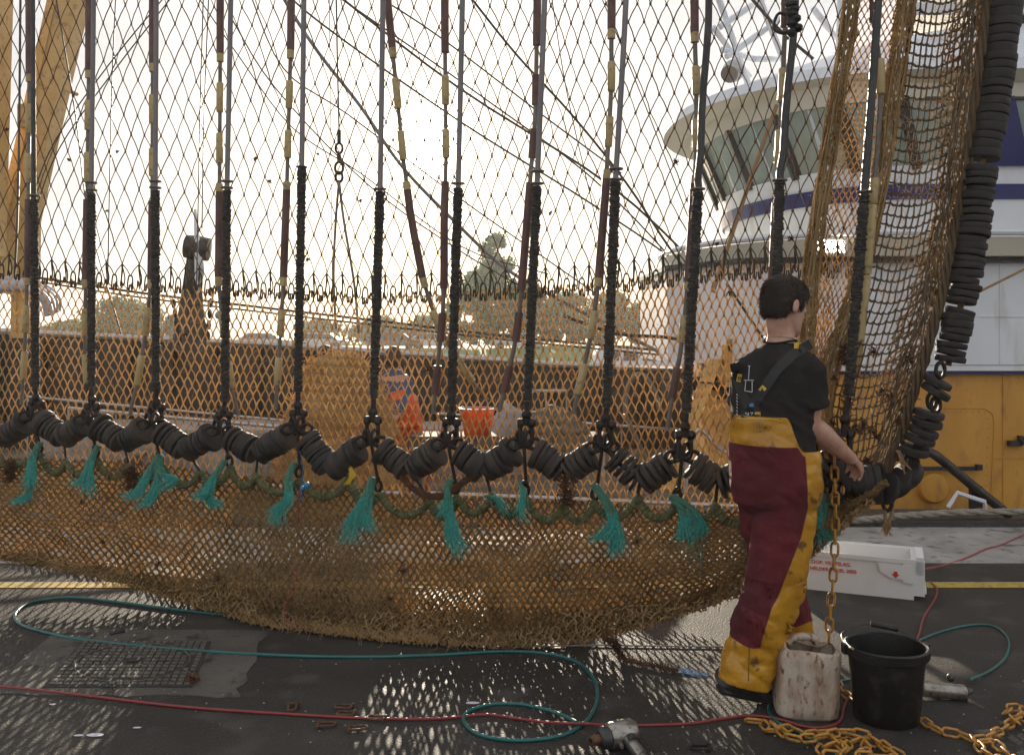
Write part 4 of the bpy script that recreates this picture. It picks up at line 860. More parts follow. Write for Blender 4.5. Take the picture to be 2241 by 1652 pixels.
for i in range(12):
    a, m, c = J[i], Mi[i], J[i+1]
    def pj(q, dy=0): return P(q[0], q[1]+dy, YN(q[0])-.02)
    pa, pm, pc = pj(a, 15), pj(m, 14), pj(c, 15)
    st = empty('rubber_disc_string', pm, 'sagging chain of black rubber discs '+sl_lab[i], 'rubber discs', 'sagging strings of rubber discs along the ground rope')
    r = .0755
    b = MB(); b.tube([pa+Vector((0, 0, .02)), pa.lerp(pm, .5), pm, pm.lerp(pc, .5), pc+Vector((0, 0, .02))], .012, 6)
    for q in (pa, pc):
        s = 1 if q is pa else -1; ring(b, q+Vector((s*.022, -.01, .03)), .02, .042, .0105, .5*s, 12); ring(b, q+Vector((s*.05, -.01, .008)), .035, .026, .0105, .2, 12)
    b.build('chain', m_steel, st)
    for s0, s1, nd_ in ((pa, pm, 7), (pm, pc, 7)):
        d = s1-s0; L_ = d.length; t0 = .25 if s0 is pa else .03; t1 = .97 if s0 is pa else .75
        n_ = max(4, int(L_*(t1-t0)/.0285))
        for k in range(n_):
            t = lerp(t0, t1, (k+.5)/n_); p = s0.lerp(s1, t)+Vector((0, 0, .004*math.sin(t*math.pi)))
            big = 1.08 if (k == 0 and s0 is pa) or (k == n_-1 and s0 is pm) else 1
            put_disc(st, p, d, r*big*random.uniform(.90, 1.05), None, .09)
# hanging link and small shackle below each joint
# riser of discs at the right
RV = [(2235, -200), (2205, 0), (2190, 120), (2172, 250), (2152, 350), (2140, 430), (2128, 520), (2112, 620), (2090, 730), (2075, 800)]
rz = empty('rubber_disc_riser', P(2075, 800, 4.1), 'tall stack of black rubber discs rising along the right edge of the net', 'rubber discs')
pts = smooth([P(x, y, 4.1) for x, y in RV], 10)
b = MB(); b.tube(pts, .014, 6); b.build('core_rope', m_twine_dk, rz)
cum = [0]
for a_, c_ in zip(pts, pts[1:]): cum.append(cum[-1]+(c_-a_).length)
s = .01
gap = [(345, 368), (402, 408), (455, 462), (672, 682)]
while s < cum[-1]-.01:
    i = max(k for k in range(len(cum)) if cum[k] <= s); i = min(i, len(pts)-2); p = pts[i].lerp(pts[i+1], (s-cum[i])/max(1e-6, cum[i+1]-cum[i]))
    ypx = HY+(H_CAM-p.z)/p.y*FP
    if any(g0 < ypx < g1 for g0, g1 in gap): s += .01; continue
    rr = .069 if ypx < 340 else .068
    put_disc(rz, p+Vector((random.uniform(-.002, .002)*(1 if ypx < 340 else 4), 0, 0)), pts[i+1]-pts[i], rr, 3 if ypx < 340 else 2, .025 if ypx < 340 else .08)
    s += rr*.585 if ypx < 340 else rr*.46
lowd = [('single_disc', [(2052, 838, .4), (2048, 856, .5)], .066, 'pair of rubber discs with a bright ring just under the tall stack'),
 ('r', [(2033, 905, .15), (2028, 925, .2), (2020, 945, .25), (2012, 962, .2), (2000, 985, .1)], .068, 'short stack of rubber discs above the black slanting pipe'),
 ('r', [(1985, 1040, -.9), (1966, 1054, -.9), (1942, 1070, -1.2)], .078, 'three tilted rubber discs at the lowest right corner of the net'),
 ('r', [(1918, 1060, 1.45), (1905, 1058, 1.35), (1893, 1056, 1.25), (1881, 1053, 1.2), (1869, 1050, 1.15), (1857, 1046, 1.1), (1845, 1042, 1.0)], .088, 'rubber discs gripped by the hand of the fisherman')]
for nm, lst, r, lb in lowd:
    p0 = P(lst[0][0], lst[0][1], 4.06); e = empty('rubber_disc_string', p0, lb, 'rubber discs', 'rubber discs at the right corner of the ground rope')
    b = MB(); b.tube([P(x, y, 4.06) for x, y, a in lst], .012, 6)
    ring(b, P(lst[0][0]+6, lst[0][1]-28, 4.05), .02, .035, .009); ring(b, P(lst[-1][0], lst[-1][1]+30, 4.05), .02, .035, .009); b.build('chain', m_steel, e)
    for x, y, a in lst: put_disc(e, P(x, y, 4.06), (math.sin(a), -.25, math.cos(a)), r, 2 if r < .081 else 0)

# ------------------------------------------------------------------ mossy foot rope and its hangers
fr = empty('foot_rope', P(1000, 1100, 4.6), 'scalloped mossy green wrapped foot rope hung under the rubber discs', 'rope')
att = [(-60, 975)]
pairs = [((88, 992), (145, 1008)), ((212, 1002), (282, 1018)), ((352, 1018), (440, 1035)), ((505, 1020), (560, 1040)), ((655, 1050), (765, 1045)), ((830, 1080), (940, 1095)), ((1000, 1085), (1075, 1082)), ((1150, 1090), (1235, 1105)), ((1300, 1098), (1395, 1088)), ((1480, 1100), (1565, 1105)), ((1650, 1110), (1745, 1105)), ((1805, 1080), (1890, 1060))]
for p in pairs: att += list(p)
path = []
for (x0, y0), (x1, y1) in zip(att, att[1:]):
    sag = 34 if x0 < 600 else 40
    for k in range(10):
        t = k/10; path.append(P(lerp(x0, x1, t), lerp(y0, y1, t)+sag*math.sin(math.pi*t)**.8, YN(lerp(x0, x1, t))-.03))
path.append(P(*att[-1], YN(att[-1][0])-.03))
fine = []
for a_, c_ in zip(path, path[1:]):
    for k in range(3): fine.append(a_.lerp(c_, k/3))
b = MB(); b.tube([p+rv(.002) for p in fine], [(.0225 if k % 2 else .0175)*random.uniform(.82, 1.18) for k in range(len(fine))], 9); b.build('wrapped_rope', m_moss, fr, False)
for (x, y), j in zip([p[0] for p in pairs], range(1, 13)):
    b = MB(); a_ = P(J[min(j, 12)][0], J[min(j, 12)][1]+15, YN(x)-.03); c_ = P(x, y, YN(x)-.03)
    b.tube([a_, a_.lerp(c_, .7)+Vector((.004, 0, 0))], .009, 7); ring(b, a_.lerp(c_, .85), .018, .028, .009); b.ball(a_.lerp(c_, .72), .018, 8)
    b.build('hanger_link', m_steel, fr)
for (x, y), m in zip([p[1] for p in pairs], Mi[1:]+[(1880, 1050)]):
    b = MB(); a_ = P(m[0], m[1]+10, YN(m[0])-.02); c_ = P(x, y, YN(x)-.03); b.tube([a_, c_], .008, 6); b.build('hanger_link', m_steel, fr)
# hair on the foot rope
b = MB()
for k in range(1500):
    p = random.choice(fine); d = rv(1).normalized(); b.tube([p+d*.012, p+d*random.uniform(.022, .034)], .0008, 3, False)
b.build('moss_fibres', m_moss, fr, False, kind='stuff')

# ------------------------------------------------------------------ teal tassels
def tassel(strands, label, w0=.020, nf=46, Yo=-.07):
    x0, y0 = strands[0][0]; Y = YN(x0)+Yo
    t = empty('rope_tassel', P(x0, y0, Y), label, 'rope tassel', 'teal rope tassels tied under the rubber discs')
    bf = MB()
    for st_ in strands:
        bk = MB()
        pts = smooth([P(x, y, Y-.02*i) for i, (x, y) in enumerate(st_)], 5); n_ = len(pts); k0 = max(3, int(n_*.42))
        for s in range(3):
            bk.tube([p+Vector((math.cos(i*.8+s*2.09)*w0*.45, math.sin(i*.8+s*2.09)*w0*.4, 0)) for i, p in enumerate(pts[:k0+1])], [w0*.62*(1-.25*i/k0)*random.uniform(.9, 1.1) for i in range(k0+1)], 7)
        bk.build('rope', m_tealrope, t)
        for f in range(nf*2):
            a = random.uniform(0, 6.28); q = math.sqrt(random.random()); sp = random.uniform(.8, 3.2)
            i0 = random.randint(0, k0); end = random.randint(int(n_*.66), n_)
            seg = pts[i0:end]; off = Vector((math.cos(a)*q, math.sin(a)*q*.7, 0)); w_ = rv(.034)
            if len(seg) < 2: continue
            bf.tube([p+off*w0*(.75+sp*((i+i0)/n_)**2*.9)+w_*(i/len(seg))**2+Vector((.004*math.sin(i*.9+f), 0, 0)) for i, p in enumerate(seg)], .0010, 3, False)
        for f in range(10):
            p = random.choice(pts[k0//2:]); bf.tube([p, p+rv(.02), p+rv(.05)], .0007, 3, False)
    bf.build('frayed_fibres', m_teal, t, False)
T = [([[(88, 968), (72, 1000), (68, 1040), (62, 1066)], [(70, 1050), (58, 1085), (36, 1100)]], 'teal tassel of two pieces under the leftmost dropper, tip pointing left'),
 ([[(215, 975), (198, 1010), (190, 1050), (196, 1084)], [(196, 1030), (182, 1052), (166, 1056)]], 'short teal tassel with forked end under the second dropper'),
 ([[(350, 995), (325, 1035), (300, 1080), (276, 1086)], [(345, 1010), (345, 1050), (330, 1090), (312, 1106)], [(350, 1000), (355, 1035), (376, 1050), (355, 1070)]], 'bushy three-stranded teal tassel under the third dropper'),
 ([[(492, 1008), (468, 1045), (450, 1080), (430, 1090)], [(465, 1050), (458, 1090), (474, 1108)]], 'teal tassel curling up to the right under the fourth dropper'),
 ([[(645, 1012), (630, 1050), (632, 1090), (607, 1118), (602, 1150)]], 'smooth wavy teal tassel under the fifth dropper'),
 ([[(815, 1045), (800, 1085), (775, 1135), (758, 1190)], [(815, 1050), (805, 1110), (800, 1140), (815, 1160)]], 'long thick teal tassel under the sixth dropper'),
 ([[(985, 1050), (980, 1090), (985, 1140), (995, 1185), (1008, 1216)], [(980, 1060), (978, 1100), (968, 1124)]], 'longest slender teal tassel under the seventh dropper'),
 ([[(1062, 1085), (1085, 1090), (1112, 1120)]], 'small pale teal tuft between the seventh and eighth droppers'),
 ([[(1135, 1050), (1145, 1075), (1142, 1115), (1150, 1140)]], 'small teal tuft under the eighth dropper'),
 ([[(1300, 1060), (1325, 1100), (1345, 1150), (1350, 1200), (1342, 1212)], [(1300, 1060), (1340, 1120), (1330, 1165), (1302, 1180)]], 'broad bright teal tassel under the ninth dropper'),
 ([[(1470, 1085), (1510, 1110), (1535, 1150), (1525, 1190), (1522, 1250)], [(1470, 1085), (1495, 1120), (1500, 1160), (1496, 1190)]], 'broad looped teal tassel under the tenth dropper'),
 ([[(1628, 1150), (1632, 1190), (1642, 1230)]], 'thin teal strand beside the left leg of the fisherman'),
 ([[(1800, 1080), (1792, 1120), (1798, 1160), (1815, 1180)], [(1805, 1100), (1795, 1150), (1788, 1190)]], 'teal tassel between the fisherman and the hanging yellow chain')]
for i, (st_, lb) in enumerate(T): tassel(st_, lb, w0=(.010 if i in (7, 8, 11) else .021), nf=(34 if i in (7, 8, 11) else 85))
b = MB()
for s in range(26):
    b.tube([P(765+random.uniform(-4, 4), 1018, YN(760)-.06), P(772+random.uniform(-8, 8), 1040, YN(760)-.07), P(758+random.uniform(-6, 8), 1060, YN(760)-.06)], .002, 3)
b.build('yellow_rag', m_ylabel, None, label='small yellow rag tied between the fifth and sixth droppers', cat='rag')
t = empty('blue_twine', P(670, 1060, YN(670)-.1), 'pale blue twine with a bright blue knot beside the fifth tassel', 'twine')
b = MB(); b.ball(P(672, 1062, YN(670)-.1), .018, 8); b.ball(P(662, 1068, YN(670)-.1), .014, 8); b.build('knot', m_blue, t)
b = MB(); b.tube(smooth([P(655, 985, YN(655)-.1), P(662, 1020, YN(655)-.1), P(660, 1060, YN(655)-.1), P(652, 1100, YN(655)-.1)], 5), .0035, 5); b.tube([P(664, 1068, YN(655)-.1), P(660, 1100, YN(655)-.1)], .003, 5); b.build('strand', m_bluecl, t)
# dark reddish tangle under discs
for (x, y, Y, s, lb) in ((1240, 1075, YN(1240)-.08, .07, 'reddish brown tangle of weed under the discs between the eighth and ninth droppers'), (285, 1045, YN(285)-.08, .06, 'rusty red tangle of twine under the discs between the second and third droppers'), (20, 1030, YN(20)-.08, .06, 'orange-brown tangle at the left edge under the discs')):
    b = MB(); c = P(x, y, Y)
    for m in range(160):
        o = Vector((random.gauss(0, s*.25), random.gauss(0, s*.2), random.uniform(-s, s))); b.tube([c+o, c+o+rv(s*.3), c+o+rv(s*.5)], .0022, 3, False)
    b.build('weed_tangle', m_weed, None, label=lb, cat='weed')
t = smooth([P(1005, 1040, YN(1000)-.1), P(1050, 1082, YN(1050)-.1), P(1110, 1100, YN(1100)-.1), P(1170, 1075, YN(1160)-.1), P(1215, 1045, YN(1200)-.1)], 7) if 0 else smooth([P(880, 1045, YN(880)-.08), P(915, 1075, YN(900)-.09), P(965, 1085, YN(960)-.09), P(1020, 1050, YN(1000)-.08), P(1040, 1040, YN(1040)-.08)], 7)
b = MB()
for k in range(3): b.tube([p+Vector((math.cos(i*.6+k*2.09)*.01, 0, math.sin(i*.6+k*2.09)*.01)) for i, p in enumerate(t)], .011, 6)
for k in range(200): p = random.choice(t); b.tube([p, p+rv(.02), p+rv(.035)], .001, 3, False)
b.build('hairy_rope', m_weed, None, label='dark hairy rope slung across beneath the discs by the seventh dropper', cat='rope')
# ------------------------------------------------------------------ the fisherman
TH = R(40); Fv = Vector((math.sin(TH), math.cos(TH), 0)); Rv = Vector((math.cos(TH), -math.sin(TH), 0)); Zv = Vector((0, 0, 1))
man = empty('person', (P(1690, 1540, 3.81).x, 3.81, 0), 'fisherman seen from behind in black T-shirt and maroon-yellow bib trousers, hand on the rubber discs', 'person')
def C(x, y, Y=3.80): return P(x, y, Y)
HR = R(62); hF = Vector((math.sin(HR), math.cos(HR), -.26)).normalized(); hR = Vector((math.cos(HR), -math.sin(HR), 0)); hU = hR.cross(hF).normalized()
HC = C(1717, 668, 3.80)
def hp(r, f, u): return HC+hR*r+hF*f+hU*u
b = MB()
# skull and face
b.loft([(hp(0, f, u), hR*rr, hF*rf) for u, f, rr, rf in ((-.118, .055, .02, .02), (-.112, .052, .035, .035), (-.095, .045, .05, .055), (-.07, .025, .06, .072), (-.04, .01, .067, .086), (0, .0, .074, .096), (.03, -.002, .077, .1), (.06, -.004, .075, .098), (.085, -.006, .064, .085), (.105, -.006, .045, .06), (.118, -.006, .02, .025))], 28)
b.ball(hp(0, .105, -.02), (.014, .014, .022), 8); b.tube([hp(0, .09, .01), hp(0, .112, -.028), hp(0, .098, -.034)], [.009, .014, .011], 8)  # nose
b.tube([hp(-.022, .088, -.062), hp(0, .097, -.062), hp(.022, .088, -.062)], [.005, .009, .005], 6)  # mouth
b.tube([hp(-.035, .082, .014), hp(0, .094, .014), hp(.035, .082, .014)], .009, 6)  # brow
b.ball(hp(0, .088, -.1), .02, 8)
# neck, trunk
NB = C(1706, 757)
b.tube([hp(0, -.02, -.05), HC.lerp(NB, .72), NB, NB+Vector((0, 0, -.05))], [.058, .056, .062, .08], 18)
def sec(x, y, hw, hd, Y=3.80): return (C(x, y, Y), Rv*hw, Fv*hd)
b.loft([sec(1706, 755, .07, .065), sec(1702, 785, .15, .09), sec(1698, 830, .165, .105), sec(1694, 900, .15, .10), sec(1692, 960, .14, .10), sec(1695, 1020, .16, .11), sec(1697, 1060, .15, .11)], 28)
Shr = C(1768, 800, 3.71); Elr = C(1772, 930, 3.72); Wrr = C(1858, 1001, 3.90)
Shl = C(1640, 798, 3.90); Ell = C(1628, 915, 3.97); Wrl = C(1690, 985, 4.12)
for s, e, w_ in ((Shr, Elr, Wrr), (Shl, Ell, Wrl)):
    d = (w_-e).normalized()
    b.tube([s, s.lerp(e, .35), s.lerp(e, .8), e, e.lerp(w_, .12), e.lerp(w_, .35), e.lerp(w_, .75), w_, w_+d*.02], [.058, .054, .047, .045, .050, .050, .037, .030, .029], 16)
# hands
def hand(w_, d, palm_n, side):
    d = d.normalized(); n_ = palm_n.normalized(); sd = d.cross(n_).normalized()*side
    kn = w_+d*.085
    b.loft([(w_+d*t, sd*hw, n_*hd) for t, hw, hd in ((-.01, .027, .022), (.02, .033, .020), (.05, .042, .019), (.085, .043, .015), (.095, .038, .010))], 16)
    for i, (o, L_) in enumerate(((-.031, .072), (-.010, .080), (.011, .075), (.031, .060))):
        k = w_+d*(.082-.004*abs(i-1))+sd*o; a = d*.8+n_*.55; a.normalize(); p1 = k+a*L_*.48; a2 = (d*.15+n_*1).normalized(); p2 = p1+a2*L_*.36; a3 = (-d*.5+n_*.85).normalized(); p3 = p2+a3*L_*.26
        b.tube([k-d*.02, k, p1, p2, p3], [.009, .0105, .0092, .0085, .007], 8); b.ball(p3, .0072, 6); b.ball(p1, .0098, 6)
    t0 = w_+d*.025-sd*.028; t1 = t0+(d*.6-sd*.5+n_*.6).normalized()*.045; t2 = t1+(d*.6+n_*.8+sd*.1).normalized()*.032
    b.tube([t0-d*.01, t0, t1, t2], [.013, .014, .0115, .0095], 8); b.ball(t2, .0095, 6)
hd_ = (C(1880, 1022, 3.99)-Wrr)
hand(Wrr, hd_, Vector((-.25, .15, -1)), 1)
hand(Wrl, Vector((.6, .5, -.4)), Vector((.1, .3, -1)), -1)
# legs inside the trousers
RHp, RKn, RAn = C(1722, 1060, 3.77), C(1697, 1262, 3.77), C(1634, 1462, 3.80)
LHp, LKn, LAn = C(1672, 1060, 3.87), C(1712, 1262, 3.98), C(1742, 1440, 4.06)
for h, k, a in ((RHp, RKn, RAn), (LHp, LKn, LAn)): b.tube([h, h.lerp(k, .5), k, k.lerp(a, .35), a, a+Vector((0, 0, -.03))], [.09, .078, .058, .056, .04, .045], 16)
# ears
for s in (1, -1):
    b.loft([(hp(s*(.074+t*.016), -.012-.010*t, -.012), hF*(.018*q), hU*(.031*q)) for t, q in ((0, .7), (.5, 1), (1, .95), (1.25, .6))], 14)
def wr(c, n): return 0
remeshed(b, 'body', m_skin, man, .0045, 4)
# fingernails/eyes are hidden from behind; eyes set in the face
for s in (-1, 1):
    e = MB(); e.ball(hp(s*.03, .083, .0), .011, 8); e.build('eye', m_white, man)
# hair cap
b = MB()
b.loft([(hp(0, f, u), hR*rr, hF*rf) for u, f, rr, rf in ((-.068, -.050, .040, .040), (-.058, -.050, .052, .050), (-.03, -.036, .068, .066), (.0, -.026, .079, .080), (.03, -.012, .084, .098), (.06, -.008, .083, .106), (.088, -.008, .073, .095), (.110, -.008, .054, .071), (.124, -.008, .03, .036))], 30)
b.box(hp(.074, .014, .005), (.014, .03, .04), M_=Matrix((hR, hF, hU)).transposed())
hair = remeshed(b, 'hair', m_hair, man, .005, 3, lambda c, n: .003*mnoise.noise(c*60))
bf = MB()
hv = [(v.co+wloc(man), v.normal.copy()) for v in hair.data.vertices]
for k in range(9000):
    p, n_ = random.choice(hv); d = (n_*.5-hU*.8+rv(.45)).normalized(); bf.tube([p, p+d*random.uniform(.007, .017)], [.0009, .0004], 3, False)
bf.build('short_hair_strands', m_hair, hair if 0 else man, False)
# T-shirt
b = MB()
b.loft([sec(1706, 752, .068, .066), sec(1706, 760, .085, .075), sec(1703, 775, .14, .09), sec(1700, 795, .182, .108), sec(1697, 830, .192, .125), sec(1693, 880, .185, .130), sec(1690, 930, .178, .128), sec(1691, 985, .172, .125), sec(1693, 1030, .165, .12)], 34, sq=.9)
q = Shr.lerp(Elr, .70); b.tube([Shr+Vector((-.03, 0, .0)), Shr.lerp(Elr, .12), Shr.lerp(Elr, .4), q], [.070, .076, .076, .080], 18)
q = Shl.lerp(Ell, .75); b.tube([Shl+Vector((.03, 0, .0)), Shl.lerp(Ell, .12), Shl.lerp(Ell, .4), q], [.070, .076, .074, .078], 18)
def shirtd(c, n):
    d = .006*mnoise.noise(Vector((c.x*9+c.z*5, c.y*9, c.z*4)))+.004*mnoise.noise(Vector((c.x*22+c.z*14, c.y*20, c.z*9)))
    f = .009*max(0, 1-abs(((c.z-1.12)*1.2+(c.x-1.15)*.8+.02*mnoise.noise(c*6))*14 % 1-.5)*3.2) if c.z < 1.3 else 0
    return d+f*.5
remeshed(b, 't_shirt', m_shirt, man, .007, 3, shirtd)
b = MB(); b.tube([C(1706, 748)+Rv*.069*math.cos(a)+Fv*.067*math.sin(a)+Vector((0, 0, .006*math.cos(a*2))) for a in [i*math.pi/16 for i in range(33)]], .005, 6, False); b.build('collar', m_shirt, man)
b = MB(); b.tube([C(1706, 741)+Rv*.063*math.cos(a)+Fv*.06*math.sin(a)+Vector((0, 0, .01*math.sin(a)*-1)) for a in [i*math.pi/16 for i in range(33)]], .0016, 5, False); b.build('necklace', m_tool, man)
# trousers
mt = bpy.data.materials.new('bib_trouser_fabric'); mt.use_nodes = True; t_ = mt.node_tree; bs_ = t_.nodes['Principled BSDF']
at = t_.nodes.new('ShaderNodeAttribute'); at.attribute_name = 'panel'
rp = t_.nodes.new('ShaderNodeMapRange'); rp.inputs['From Min'].default_value = -.002; rp.inputs['From Max'].default_value = .002; t_.links.new(at.outputs['Fac'], rp.inputs[0])
tcx = t_.nodes.new('ShaderNodeTexCoord')
def ramp(sc_, a, c, lo=.4, hi=.65, det=7):
    n_ = t_.nodes.new('ShaderNodeTexNoise'); n_.inputs['Scale'].default_value = sc_; n_.inputs['Detail'].default_value = det; t_.links.new(tcx.outputs['Object'], n_.inputs['Vector'])
    r_ = t_.nodes.new('ShaderNodeValToRGB'); r_.color_ramp.elements[0].position = lo; r_.color_ramp.elements[1].position = hi; r_.color_ramp.elements[0].color = (*a, 1); r_.color_ramp.elements[1].color = (*c, 1); t_.links.new(n_.outputs['Fac'], r_.inputs[0]); return r_
mar = ramp(4, (.120, .006, .012), (.065, .0045, .009)); yel = ramp(6, (.56, .275, .018), (.42, .19, .016)); dirt = ramp(16, (0, 0, 0), (1, 1, 1), .60, .68)
m1 = t_.nodes.new('ShaderNodeMixRGB'); t_.links.new(dirt.outputs[0], m1.inputs[0]); t_.links.new(yel.outputs[0], m1.inputs[1]); m1.inputs[2].default_value = (.16, .085, .02, 1)
m2_ = t_.nodes.new('ShaderNodeMixRGB'); t_.links.new(rp.outputs[0], m2_.inputs[0]); t_.links.new(mar.outputs[0], m2_.inputs[1]); t_.links.new(m1.outputs[0], m2_.inputs[2]); t_.links.new(m2_.outputs[0], bs_.inputs['Base Color'])
mr_ = t_.nodes.new('ShaderNodeMapRange'); mr_.inputs['To Min'].default_value = .85; mr_.inputs['To Max'].default_value = .26; t_.links.new(rp.outputs[0], mr_.inputs[0]); t_.links.new(mr_.outputs[0], bs_.inputs['Roughness'])
nb_ = t_.nodes.new('ShaderNodeTexNoise'); nb_.inputs['Scale'].default_value = 14; nb_.inputs['Detail'].default_value = 4; t_.links.new(tcx.outputs['Object'], nb_.inputs['Vector'])
bb_ = t_.nodes.new('ShaderNodeBump'); bb_.inputs['Strength'].default_value = .5; bb_.inputs['Distance'].default_value = .02; t_.links.new(nb_.outputs['Fac'], bb_.inputs['Height']); t_.links.new(bb_.outputs[0], bs_.inputs['Normal'])
b = MB()
b.loft([sec(1690, 900, .188, .142), sec(1690, 960, .190, .145), sec(1694, 1010, .196, .15), sec(1697, 1060, .198, .152), sec(1697, 1100, .18, .14), sec(1697, 1120, .12, .10)], 36)
b.tube([RHp, C(1716, 1150, 3.765), C(1702, 1230, 3.765), C(1692, 1290, 3.77), C(1668, 1360, 3.785), C(1645, 1430, 3.80), C(1632, 1480, 3.80), C(1630, 1492, 3.80)], [.130, .126, .124, .126, .122, .112, .116, .117], 26)
b.tube([LHp, C(1680, 1150, 3.90), C(1700, 1230, 3.94), C(1714, 1290, 3.99), C(1728, 1360, 4.03), C(1740, 1430, 4.06), C(1744, 1478, 4.08)], [.125, .118, .108, .10, .095, .088, .09], 24)
def trd(c, n):
    z = c.z; k = 1.3 if z < .55 else .7
    d = .010*k*mnoise.noise(Vector((c.x*7+z*4, c.y*7, z*6)))+.008*k*mnoise.noise(Vector((c.x*12, c.y*12, z*22)))
    d += .010*k*(abs(mnoise.noise(Vector((c.x*5+7, c.y*5, z*11+c.x*6))))**.7-.3)
    return d
tr = remeshed(b, 'bib_trousers', mt, man, .0068, 3, trd)
off = wloc(man); me = tr.data
cut = []
import bmesh
def topz(c):
    r_ = (c-C(1690, 940)).dot(Rv); f_ = (c-C(1690, 940)).dot(Fv)
    s = min(1, max(0, (r_-.108)/.062)); s = s*s*(3-2*s); base = 1.232-.14*s
    s2 = min(1, max(0, (-r_-.12)/.08)); base -= .10*s2
    return base if f_ < .06 else base
bm = bmesh.new(); bm.from_mesh(me)
dl = [f for f in bm.faces if (f.calc_center_median()+off).z > topz(f.calc_center_median()+off)]
bmesh.ops.delete(bm, geom=dl, context='FACES')
for v in bm.verts:
    if any(e.is_boundary for e in v.link_edges): v.co.z += topz(v.co+off)-(v.co+off).z if abs(topz(v.co+off)-(v.co+off).z) < .012 else 0
bm.to_mesh(me); bm.free()
att_ = me.attributes.new('panel', 'FLOAT', 'POINT'); vals = []
legR = [RHp, C(1702, 1230, 3.765), C(1692, 1290, 3.77), C(1668, 1360, 3.785), C(1645, 1430, 3.80), C(1632, 1480, 3.80)]
legL = [LHp, C(1700, 1230, 3.94), C(1714, 1290, 3.99), C(1728, 1360, 4.03), C(1740, 1430, 4.06)]
def axis(leg, z):
    for a, c in zip(leg, leg[1:]):
        if z >= c.z: t = max(0, min(1, (a.z-z)/(a.z-c.z))); return a.lerp(c, t)
    return leg[-1]
for v in me.vertices:
    c = v.co+off; z = c.z
    val = max(z-1.112, .292-z+.012*math.sin(c.x*30))                      # waistband and cuffs
    tz = topz(c); val = max(val, .016-(tz-z))
    ax_ = axis(legR, z); d = Vector((c.x-ax_.x, c.y-ax_.y, 0)); oR = Vector((.88, -.47, 0))
    w_ = curve([(.25, .042), (.46, .034), (.615, .066), (.742, .095), (.87, .108), (1.097, .092), (1.3, .09)], z)
    dR = (c-axis(legR, z)).length; dL = (c-axis(legL, z)).length
    if z > .9 or dR < dL: val = max(val, d.dot(oR)-w_)
    else:
        d2 = c-axis(legL, z); val = max(val, -d2.dot(Rv)-.2)
    vals.append(val)
att_.data.foreach_set('value', vals)
# stitched seams
b = MB(); b.tube([C(1640-t*2, 1400+t*90, 3.685) for t in (0, 1)], .0015, 4); b.build('cuff_seam', m_black, man)
# bib tab and back emblem
def bk(x, y, o=0):      # point on the back surface
    return x
bm_b = MB()
# braces: Y shape on the back, built as flat webbing following the shirt surface by ray casting
dg = bpy.context.evaluated_depsgraph_get(); dg.update()
def onback(x, y, lift=.004):
    o = Vector((0, 0, H_CAM)); d = (P(x, y, 3.8)-o).normalized()
    best = None
    for nm in ('t_shirt', 'bib_trousers'):
        ob = [c for c in man.children if c.name.startswith(nm)][0]; lo = wloc(ob)
        ok, loc, nn, _ = ob.ray_cast(o-lo, d)
        if ok and (best is None or (loc+lo).y < best.y): best = loc+lo
    if best is None: best = P(x, y, 3.72)
    return best-d*lift
def strap(b, pts, wpx):
    pts2 = []
    for (x0, y0), (x1, y1) in zip(pts, pts[1:]):
        for k in range(8): pts2.append((lerp(x0, x1, k/8), lerp(y0, y1, k/8)))
    pts2.append(pts[-1]); n_ = len(pts2); vs = []
    for i, (x, y) in enumerate(pts2):
        dx = pts2[min(i+1, n_-1)][0]-pts2[max(i-1, 0)][0]; dy = pts2[min(i+1, n_-1)][1]-pts2[max(i-1, 0)][1]; l_ = math.hypot(dx, dy) or 1
        nx, ny = -dy/l_*wpx/2, dx/l_*wpx/2
        for s, lf in ((-1, .006), (1, .006), (1, .002), (-1, .002)): vs.append(onback(x+s*nx, y+s*ny, lf))
    b.add(vs, [(i*4+a, i*4+(a+1) % 4, (i+1)*4+(a+1) % 4, (i+1)*4+a) for i in range(n_-1) for a in range(4)]+[(0, 1, 2, 3), ((n_-1)*4+3, (n_-1)*4+2, (n_-1)*4+1, (n_-1)*4)])
b = MB(); strap(b, [(1775, 752), (1735, 775), (1700, 810), (1672, 850), (1652, 880)], 22); b.build('brace_strap', m_brace, man, False)
b = MB(); strap(b, [(1607, 795), (1612, 830), (1625, 865), (1640, 885)], 20); b.build('brace_strap', m_brace, man, False)
b = MB(); strap(b, [(1640, 872), (1640, 912)], 36); b.build('brace_back_patch', m_brace, man, False)
b = MB(); strap(b, [(1628, 880), (1628, 914)], 12); strap(b, [(1655, 880), (1657, 912)], 12); b.build('brace_tail', m_brace, man, False)
b = MB(); strap(b, [(1738, 756), (1754, 757)], 13); b.build('yellow_brace_label', m_ylabel, man, False)
b = MB(); strap(b, [(1613, 826), (1622, 828)], 17); b.build('yellow_brace_label', m_ylabel, man, False)
b = MB(); strap(b, [(1664, 848), (1673, 856)], 15); b.build('yellow_brace_label', m_ylabel, man, False)
b = MB()
for x, y in ((1746, 756), (1617, 828), (1668, 853)):
    strap(b, [(x-3, y+4), (x+3, y+4)], 1.6); strap(b, [(x, y-5), (x, y+4)], 2.2); strap(b, [(x-3, y-1), (x+3, y-1)], 1.6)
b.build('label_mark', m_brace, man, False)
b = MB()   # white outlined emblem on the back patch
def stroke(pts, w_=1.5): strap(b, pts, w_)
stroke([(1637, 801), (1642, 801)]); stroke([(1640, 801), (1638, 830)]); stroke([(1628, 832), (1650, 832)]); stroke([(1632, 834), (1630, 855)]); stroke([(1646, 834), (1646, 858)]); stroke([(1630, 855), (1646, 858)])
for k in range(7): stroke([(1612, 862+k*7), (1614, 866+k*7)], 1.5)
